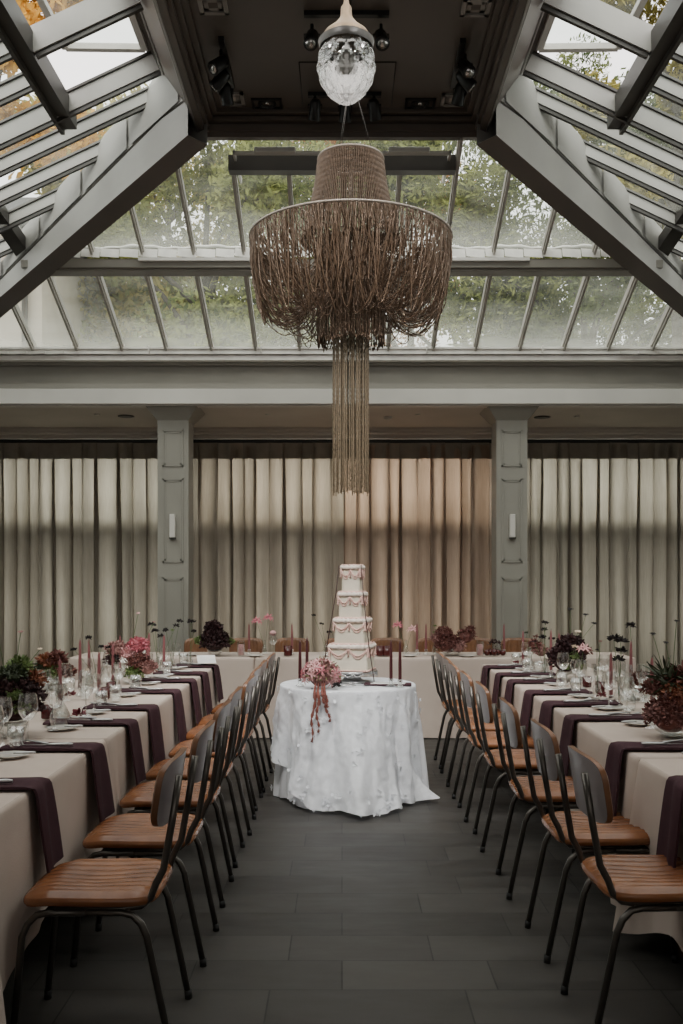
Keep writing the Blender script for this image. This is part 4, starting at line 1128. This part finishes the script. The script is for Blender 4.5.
# glassware in clusters
random.seed(77)
specific = [(wineA,(3,748),'large wine glass in front of the nearest left arrangement'),(tumb,(16,752),'stemless tumbler in front of the nearest left arrangement'),
            (wineA,(52,718),'wine glass beside the maroon votive, left table'),(wineA,(44,708),'wine glass behind the maroon votive, left table'),(car,(60,727),'glass carafe behind the third left napkin'),
            (wineA,(86,709),'wine glass in front of the tallest left candle'),(car,(105,692),'small carafe beneath the pink hydrangeas'),
            (car,(627,710),'glass carafe in front of the tallest right candle'),(wineA,(646,711),'wine glass between the two nearest right candles'),(wineA,(626,701),'wine glass behind the right table carafe')]
for pr, (px, py), lb in specific:
    x, y, z = T(px, py); USED.append((x,y,.04)); pr.place((x,y,z), random.random()*6, lb)
for side, xc, sg in (('left',-1.49,1),('right',1.62,-1)):
    cnt = {'w':0,'s':0,'t':0}
    y = 3.5
    while y < 7.95:
        for dx, pr, key in ((.13,wineA,'w'),(.06,wineB,'s'),(.16,tumb,'t'),(-.14,wineA,'w'),(-.2,tumb,'t')):
            xx = xc+sg*dx*random.uniform(.8,1.15); yy = y+random.uniform(-.13,.13)
            if not free(xx, yy, .042): continue
            k = cnt[key]; cnt[key] += 1
            nm = {'w':'large wine glass','s':'small wine glass','t':'water tumbler'}[key]
            o = {'w':'tenth','s':'','t':''}
            ordn = ORD[k] if k < 20 else 'last'
            pr.place((xx,yy,TABZ), random.random()*6, '%s on the %s table, %s of its kind counted from the camera' % (nm, side, ordn), group='%ss on the %s table' % (nm if nm[-1] != 's' else nm+'e', side), scale=random.uniform(.95,1.08))
        y += .36

# ------------------------------------------------------------------ cake table
CTX, CTY, CTR = .04, 6.55, .46
e = tag(empty('round_table', (CTX,CTY,0)), 'round pedestal table hidden under the white cake table cloths', 'table')
MB().lathe([(.001,.715),(CTR-.02,.715),(CTR-.01,.725),(CTR-.01,.738),(.001,.738)], 40).build('tabletop', WOOD, e)
MB().lathe([(.03,.02),(.03,.715)], 12).build('pole', WOOD, e); MB().lathe([(.001,0.003),(.2,.003),(.2,.02),(.001,.03)], 20).build('base', WOOD, e)
def skirt(name, m, label, hemf, flaref, seed, r0, zt, bumpy=0.0, nz_=22, N=260, tailf=lambda a: 0):
    rnd = random.Random(seed); ph = [rnd.uniform(0,6.28) for _ in range(8)]
    b = MB()
    def foldn(a, v): return math.sin(a*9+ph[0]+.8*v)+.7*math.sin(a*15+ph[1]-v)+.45*math.sin(a*26+ph[2]+2*v)
    def fn(u, v):
        a = 2*PI*u
        if v < .18:
            r = r0*(v/.18)*.985; return (r*math.cos(a), r*math.sin(a), zt+.0025*math.sin(r*40+a*3)*bumpy*3)
        if v < .22: t = (v-.18)/.04; r = r0*(.985+.02*math.sin(t*PI/2)); return (r*math.cos(a), r*math.sin(a), zt-.014*t*t)
        t = (v-.22)/.78; hz = hemf(a)
        z = (zt-.014)+(hz-(zt-.014))*t
        amp = .010+.018*t
        r = r0*1.005 + flaref(a)*t**1.2+tailf(a)*t**6 + amp*foldn(a, t)*min(1,t*3) 
        r += bumpy*(.060*mn.noise(Vector((math.cos(a)*5, math.sin(a)*5, z*2.2+seed)))+.035*mn.noise(Vector((math.cos(a)*13, math.sin(a)*13, z*9+seed)))+.016*mn.noise(Vector((math.cos(a)*26, math.sin(a)*26, z*24))))*min(1,t*5)
        return (r*math.cos(a), r*math.sin(a), z)
    b.grid(fn, N, nz_*2, closeu=True)
    o = b.build(name, m, None, (CTX,CTY,0)); return tag(o, label, 'tablecloth')
skirt('tablecloth', WHITEC, 'smooth white satin under cloth of the round cake table', lambda a: .004+.01*(1+math.sin(a*7))+.16*math.exp(-((math.degrees(a) % 360-284)/9)**2), lambda a: .03+.02*math.sin(a*3+1), 3, CTR, .7535)
def hemL(a):
    # angle -90deg faces the camera, 180 = left
    d = .02+.02*(1+math.sin(a*11))*.5
    left = math.exp(-((math.degrees(a) % 360-188)/26)**2)
    gap = math.exp(-((math.degrees(a) % 360-222)/14)**2)
    return d+.30*left+.10*gap
def flL(a):
    g = math.degrees(a) % 360
    return .035+.02*math.sin(a*4)+.20*math.exp(-((g-276)/27)**2)+.07*math.exp(-((g-238)/12)**2)
def tlL(a):
    g = math.degrees(a) % 360
    return .24*math.exp(-((g-334)/8)**2)+.05*math.exp(-((g-295)/9)**2)+.04*math.exp(-((g-252)/12)**2)
LC = skirt('lace_overlay', LACE, 'crumpled white lace overlay trailing to the floor around the cake table', hemL, flL, 8, CTR+.006, .7565, .42, 34, 360, tlL)
# lace rosettes / ruffles on the overlay
rf = MB(); random.seed(31)
for i in range(110):
    a = random.uniform(PI*.95, PI*2.05); t = random.random(); z = .74-.70*t
    if i < 40: z = random.uniform(.03,.12); a = random.uniform(PI*1.25, PI*1.95)
    r = CTR*1.01+(.74-z)/.74*flL(a)+.022
    c = Vector((r*math.cos(a), r*math.sin(a), z)); d = Vector((math.cos(a), math.sin(a), 0))
    for k in range(4):
        q = Vector((random.gauss(0,1), random.gauss(0,1), random.gauss(0,1))); q = (q-d*q.dot(d)*.7).normalized()
        rf.petal(c, q, d, random.uniform(.015,.03), random.uniform(.012,.025), .15)
ro = rf.build('lace_applique', LACE, LC); ro['kind'] = 'stuff'

# ------------------------------------------------------------------ cake
CKX = (352.5-CX)*6.62/F; CKY = 6.62; RZ = R(-13)
st = tag(empty('cake_stand', (CKX,CKY,TABZ)), 'low silver cake stand under the tiered wedding cake', 'cake stand')
MB().lathe([(.001,0),(.12,0),(.125,.01),(.07,.02),(.05,.045),(.09,.062),(.165,.068),(.175,.074),(.175,.084),(.165,.086),(.001,.086)], 40).build('stand', SILVER, st)
b = MB()
for k in range(16):
    a0 = 2*PI*k/16
    pts = [(.172*math.cos(a0+t*2*PI/16), .172*math.sin(a0+t*2*PI/16), .074-.022*math.sin(PI*t)) for t in (0,.25,.5,.75,1)]; b.tube(pts, .004, 6)
b.build('scalloped_rim', SILVER, st)
cake = tag(empty('wedding_cake', (CKX,CKY,TABZ+.086), RZ), 'tall four tier ivory wedding cake with blush piping and dark ribbons', 'cake')
tiers = [(.134,.182),(.108,.178),(.083,.180),(.066,.186)]
z0 = 0; corners = []
def rsq(h, n, r=.02, z=0):
    pts = []
    for cxs, cys, a0 in ((1,-1,-PI/2),(1,1,0),(-1,1,PI/2),(-1,-1,PI)):
        for i in range(5):
            a = a0+PI/2*i/4; pts.append((cxs*(h-r)+r*math.cos(a), cys*(h-r)+r*math.sin(a), z))
    return pts
for ti, (h, ht) in enumerate(tiers):
    b = MB(); rings = [rsq(h*1.02,5,.02,z0), rsq(h,5,.02,z0+.01), rsq(h*.97,5,.02,z0+ht-.012), rsq(h*.94,5,.02,z0+ht)]
    v = [p for q in rings for p in q]; n = 20; f = []
    for k in range(3):
        for i in range(n): j = (i+1) % n; f.append((k*n+i, k*n+j, k*n+n+j, k*n+n+i))
    f.append(tuple(range(3*n, 4*n))); b.add(v, f, False)
    tr = b.build('tier', ICING, cake)
    # rolled piping along the top and base edge
    b = MB(); q = rsq(h*1.0,5,.02,z0+ht-.012); q.append(q[0]); 
    dense = []
    for a, c in zip(q, q[1:]):
        m_ = max(1, int((Vector(c)-Vector(a)).length/.008)); dense += [tuple(Vector(a).lerp(Vector(c), k/m_)) for k in range(m_)]
    dense.append(dense[0]); b.tube(dense, [.0155+.0022*math.sin(i*1.5) for i in range(len(dense))], 8)
    b.build('rolled_border', PIPEW, tr)
    b = MB(); q2 = [(p[0]*.985,p[1]*.985,z0+ht+.004) for p in dense]; b.tube(q2, [.005+.003*math.sin(i*1.9) for i in range(len(q2))], 6)
    q3 = [(p[0]*1.03,p[1]*1.03,z0+.006) for p in dense]; b.tube(q3, [.006+.002*math.sin(i*1.9) for i in range(len(q3))], 6)
    b.build('shell_border', PIPE, tr)
    # swags
    b = MB(); nsw = 2
    for face in range(4):
        ca, sa = math.cos(face*PI/2), math.sin(face*PI/2)
        def W_(x, y, z): return (x*ca-y*sa, x*sa+y*ca, z)
        for k in range(nsw):
            xa = -h+2*h*k/nsw; xb = xa+2*h/nsw
            for lv, rr in ((.045,.0055),(.064,.004)):
                pts = [W_(xa+(xb-xa)*t, -h*1.0-.004, z0+ht-.028-lv*math.sin(PI*t)) for t in [i/10 for i in range(11)]]
                b.tube(pts, [rr*(1+.3*math.sin(i*2.3)) for i in range(11)], 6)
            for xx in (xa, xb):
                pts = [W_(xx, -h-.004, z0+ht-.02-.062*t) for t in [i/8 for i in range(9)]]
                b.tube(pts, [.0035+.0025*(i % 2)+(.004 if i == 8 else 0) for i in range(9)], 6)
    b.build('swag_piping', PIPE, tr)
    corners.append((h, z0, z0+ht)); z0 += ht
# ribbons down the corners
for sx, sy in ((1,-1),(-1,-1)):
    b = MB(); pts = []
    for h, a, c in reversed(corners):
        pts += [(sx*(h+.012), sy*(h+.012), c+.002)]
    pts.append((sx*(corners[0][0]+.05), sy*(corners[0][0]+.02), -.06))
    b.tube(pts, .0032, 6)
    b.build('ribbon', RIBB, cake)
# bouquet on the cake table
x, y, z = (321-CX)*6.25/F, 6.25, TABZ
bq = tag(empty('bouquet', (x,y,z)), 'pink nerine bouquet with trailing red amaranth on the cake table edge', 'flowers')
rnd = random.Random(5); b = core((0,0,.08), .08); petal_ball(b, rnd, (0,0,.085), .105, 420, .035, .02); b.build('filler_blooms', MAUV, bq)
b = MB(); petal_ball(b, rnd, (.02,0,.09), .108, 60, .035, .013); b.build('green_filler', LEAFG, bq)
for k in range(22):
    d = Vector((rnd.uniform(-1,1), rnd.uniform(-1,.1), rnd.uniform(-.3,1))).normalized(); c = Vector((0,0,.085))+Vector((d.x*.125,d.y*.10,d.z*.10))
    b = MB(); star(b, c, d, .042, .013, 6, .4); star(b, c, d, .03, .01, 6, .1); b.build('nerine', PALEP if k % 3 else PINK, bq)
for dx, L_, sw in ((-.035,.30,-.02),(-.015,.24,.0),(.025,.17,.03),(.01,.08,.03)):
    b = MB(); pts = [(dx,-.07,.05),(dx,-.13,.03),(dx*1.1,-.165,-.02)]+[(dx*1.1+sw*t+.008*math.sin(t*9),-.17-.03*t,-.02-L_*t) for t in [i/16 for i in range(1,17)]]
    b.tube(pts, [.005]*2+[.010+.004*math.sin(i*2.1)-.006*i/17 for i in range(17)], 8)
    for i, p in enumerate(pts[2:]): petal_ball(b, rnd, p, .010, 8, .009, .007)
    b.build('amaranth_tassel', AMAR, bq)
def loose2(px, py, label, m=BLK, s=.03):
    x, y, z = T(px, py); b = MB(); random.seed(px); petal_ball(b, random, (0,0,.018), s*.6, 50, s, s*.8, .7, 0)
    tag(b.build('loose_bloom', m, None, (x,y,TABZ+.008)), label, 'flower')
loose2(336,691,'small black bloom lying before the cake stand', s=.025); loose2(339.5,688,'tiny black bud beside the cake stand foot', s=.018)
loose2(338,686,'round black scabiosa resting against the bouquet', s=.04) if False else None
x, y, z = T(385,687.5)
bk = tag(empty('guest_book', (.31,6.42,TABZ+.004), R(-4)), 'plum tray holding white cards, lying right of the cake', 'tray')
MB().bbox(-.16,.16,-.06,.06,0,.012).build('tray', PLUM, bk)
m_ = MB(); m_.box(-.115,.115,-.055,-.01,.012,.015); m_.box(-.10,.12,.0,.03,.012,.014); m_.build('cards', PAPER, bk)
x = (344-CX)*6.3/F
kn = knife.place(((356-CX)*6.32/F, 6.32, TABZ+.006), R(10), 'silver cake knife lying in front of the cake stand')

# ------------------------------------------------------------------ bead chandelier
HX, HY = .055, 6.0
ch = tag(empty('bead_chandelier', (HX,HY,0)), 'huge bronze bead chandelier with wide draped rim and long tassel tail', 'chandelier')
ZR = 3.617; RR = .635; rnd = random.Random(12)
def bead(b, pts, r0=.0036, step=.018, n=4):
    P_ = [Vector(p) for p in pts]; out = []; acc = 0
    for a, c in zip(P_, P_[1:]):
        l = (c-a).length; k = max(1, int(round(l/step)))
        for i in range(k): out.append(a.lerp(c, i/k))
    out.append(P_[-1])
    b.tube(out, [r0*(1.15 if i % 2 else .62) for i in range(len(out))], n, False)
fr = MB(); fr.torus(RR, .0075, ZR, 80, 8); fr.torus(.205, .008, 4.125, 40, 8); fr.torus(.21, .006, ZR-.02, 40, 8);
for k in range(12):
    a = 2*PI*k/12; fr.tube([(.2*math.cos(a),.2*math.sin(a),ZR),(RR*math.cos(a),RR*math.sin(a),ZR)], .004, 6)
    fr.tube([(0,0,4.12),(.205*math.cos(a),.205*math.sin(a),4.12)], .004, 6)
fr.tube([(0,0,ZR),(0,0,4.13)], .01, 8); fr.build('ring_frame', RIMM, ch)
b = MB()
for k in range(120):
    a = 2*PI*k/120; bead(b, [(.205*math.cos(a),.205*math.sin(a),4.13),(.225*math.cos(a),.225*math.sin(a),3.97),(.262*math.cos(a),.262*math.sin(a),3.79),(.315*math.cos(a),.315*math.sin(a),3.60)], .0048)
for k in range(60):
    a = 2*PI*k/60; r = .2; bead(b, [(.205*math.cos(a),.205*math.sin(a),4.135),(.1*math.cos(a),.1*math.sin(a),4.15),(.02*math.cos(a),.02*math.sin(a),4.155)], .0048)
b.build('upper_bead_cone', BEAD, ch)['kind'] = 'stuff'
def bowl(b, n, bmin, bmax, sw, r0=.0034, rin=.2):
    for k in range(n):
        a = 2*PI*(k+rnd.random()*.6)/n; bb = rnd.uniform(bmin, bmax); da = rnd.gauss(0, sw); rc = (RR+rin)/2; ra = (RR-rin)/2*rnd.uniform(.96,1)
        pts = []
        for i in range(15):
            ph = PI*i/14; r = rc+ra*math.cos(ph)+.012*math.sin(i*1.3+k)*(i>0); an = a+da*(i/14)+.035*math.sin(i*.9+k*2.1)*(0 < i < 14); z = ZR-bb*math.sin(ph)**.8
            pts.append((r*math.cos(an), r*math.sin(an), z))
        bead(b, pts, r0, .02)
b = MB(); bowl(b, 150, .44, .60, .16, .004); bowl(b, 130, .12, .5, .35, .0038); b.build('draped_bead_bowl', BEAD, ch)['kind'] = 'stuff'
b = MB()
for k in range(190):        # loose scallops from rim point to rim point
    a = 2*PI*k/190+rnd.random()*.05; da = rnd.uniform(.12,.4); dp = rnd.uniform(.08,.58); rr = rnd.uniform(.0,.12)
    pts = []
    for i in range(13):
        t = i/12; s = math.sin(PI*t)**.7; r = RR-(.05+rr*1.8)*s**2; an = a+da*t
        pts.append((r*math.cos(an), r*math.sin(an), ZR-dp*s))
    bead(b, pts, .004, .02)
for k in range(90):         # short straight strands hung just inside the rim
    a = rnd.random()*2*PI; r = RR-rnd.uniform(.02,.3); l = rnd.uniform(.2,.5); bead(b, [(r*math.cos(a),r*math.sin(a),ZR),(r*.97*math.cos(a),r*.97*math.sin(a),ZR-l*.6),(r*.93*math.cos(a),r*.93*math.sin(a),ZR-l)], .004)
b.build('bead_scallops', BEAD, ch)['kind'] = 'stuff'
b = MB()
for k in range(76):
    a = 2*PI*k/76; r = .205+rnd.uniform(-.012,.012); zl = 2.93+rnd.uniform(0,.05)
    a2 = a+.12; pts = [(r*math.cos(a),r*math.sin(a),ZR),(r*math.cos(a),r*math.sin(a),zl+.05),(r*.99*math.cos(a+.06),r*.99*math.sin(a+.06),zl),(r*math.cos(a2),r*math.sin(a2),zl+.05),(r*math.cos(a2),r*math.sin(a2),ZR)]
    bead(b, pts, .0042, .02)
b.build('inner_bead_column', BEAD, ch)['kind'] = 'stuff'
b = MB()
for k in range(66):
    a = 2*PI*k/66; r = (.113 if k % 4 else .06)*rnd.uniform(.95,1.0); a += rnd.uniform(-.03,.03); zl = 2.0+rnd.uniform(0,.05)
    bead(b, [(r*math.cos(a),r*math.sin(a),3.3),(r*math.cos(a),r*math.sin(a),zl)], .0036, .016)
b.build('tassel_tail', BEADL, ch)['kind'] = 'stuff'
b = MB()
for a in (0, 2.1, 4.2): b.tube([(.15*math.cos(a),.15*math.sin(a),4.13),(.02*math.cos(a),.02*math.sin(a),4.6)], .002, 5)
b.tube([(0,0,4.55),(0,0,5.25)], .004, 6); b.build('hanging_wire', DARK, ch)

# ------------------------------------------------------------------ cut crystal pendant
pd = tag(empty('crystal_pendant', (.018,4.0,3.645)), 'cut crystal egg pendant light with brass cap, high in the centre', 'pendant light')
def egg(z): 
    t = (z+.165)/.31; return .124*math.sin(PI*min(1,max(0,t))**1.25)**.62 if t < 1 else .0
b = MB(); nu, nv = 96, 60
def ef(u, v):
    z = -.165+.275*v; t = v
    r = .125*(math.sin(PI*(.02+.83*t**.92)))**.62
    a = 2*PI*u; d = abs(math.sin(a*6+v*9))*abs(math.sin(a*6-v*9)); r *= 1-.06*(1-d)
    return (r*math.cos(a), r*math.sin(a), z)
b.grid(ef, nu, nv, False, True); 
mcr, ntc, outc = nodes('cut_crystal')
gb = ntc.nodes.new('ShaderNodeBsdfGlass'); gb.inputs['Roughness'].default_value = .03; gb.inputs['IOR'].default_value = 1.35; gb.inputs[0].default_value = (.92,.92,.92,1)
trn = ntc.nodes.new('ShaderNodeBsdfTransparent'); gls = ntc.nodes.new('ShaderNodeBsdfGlossy'); gls.inputs['Roughness'].default_value = .08; gls.inputs[0].default_value = (.9,.9,.9,1)
mA = ntc.nodes.new('ShaderNodeMixShader'); mA.inputs[0].default_value = .5
mB_ = ntc.nodes.new('ShaderNodeMixShader'); mB_.inputs[0].default_value = .22
ntc.links.new(gb.outputs[0], mA.inputs[1]); ntc.links.new(trn.outputs[0], mA.inputs[2]); ntc.links.new(mA.outputs[0], mB_.inputs[1]); ntc.links.new(gls.outputs[0], mB_.inputs[2]); ntc.links.new(mB_.outputs[0], outc.inputs[0])
b.build('crystal_shade', mcr, pd)
b = MB(); b.lathe([(.10,.095),(.102,.108),(.09,.125),(.05,.16),(.03,.185),(.024,.20),(.022,.235),(.012,.25),(.01,.27)], 28); b.build('brass_cap', BRASS, pd)
b = MB(); b.lathe([(.112,.062),(.118,.09),(.10,.103),(.09,.1)], 28); b.build('dark_collar', DARK, pd)
b = MB(); b.tube([(0,0,.26),(0,0,1.64)], .004, 6); b.build('cord', DARK, pd)
b = MB(); b.lathe([(.012,.1),(.016,.06),(.03,.02),(.032,-.01),(.02,-.04),(.001,-.05)], 16); b.build('bulb', PORC, pd)

# ------------------------------------------------------------------ light
area('front_fill_light', (0,-2.9,2.6), (R(97),0,0), 7.5, 3.2, 28, (1,.95,.88))  # added fill lamp inside the front wall, which has no window
sn = bpy.data.lights.new('sun', 'SUN'); sn.energy = 1.6; sn.angle = R(50); sn.color = (1,.96,.88)
so_ = bpy.data.objects.new('sun', sn); COL.objects.link(so_); so_.rotation_euler = Vector((.12,.62,-.72)).to_track_quat('-Z','Y').to_euler()
area('overhead_fill_light', (0,5.0,5.0), (0,0,0), 1.8, 4.0, 30, (1,.95,.88))  # added overhead fill, not a fitting of the coffer
for sx in (-1, 1):  # added unseen fill spots that brighten the cake and its cloth
    sp_ = bpy.data.lights.new('cake_fill_spot', 'SPOT'); sp_.energy = 300; sp_.spot_size = R(44); sp_.spot_blend = .9; sp_.shadow_soft_size = .3; sp_.color = (1,.965,.93)
    so2 = bpy.data.objects.new('cake_fill_spot', sp_); COL.objects.link(so2); so2.location = (sx*1.0,2.9,5.0); so2.rotation_euler = Vector((-sx*.95,3.8,-4.0)).to_track_quat('-Z','Y').to_euler()
bpy.context.view_layer.update()
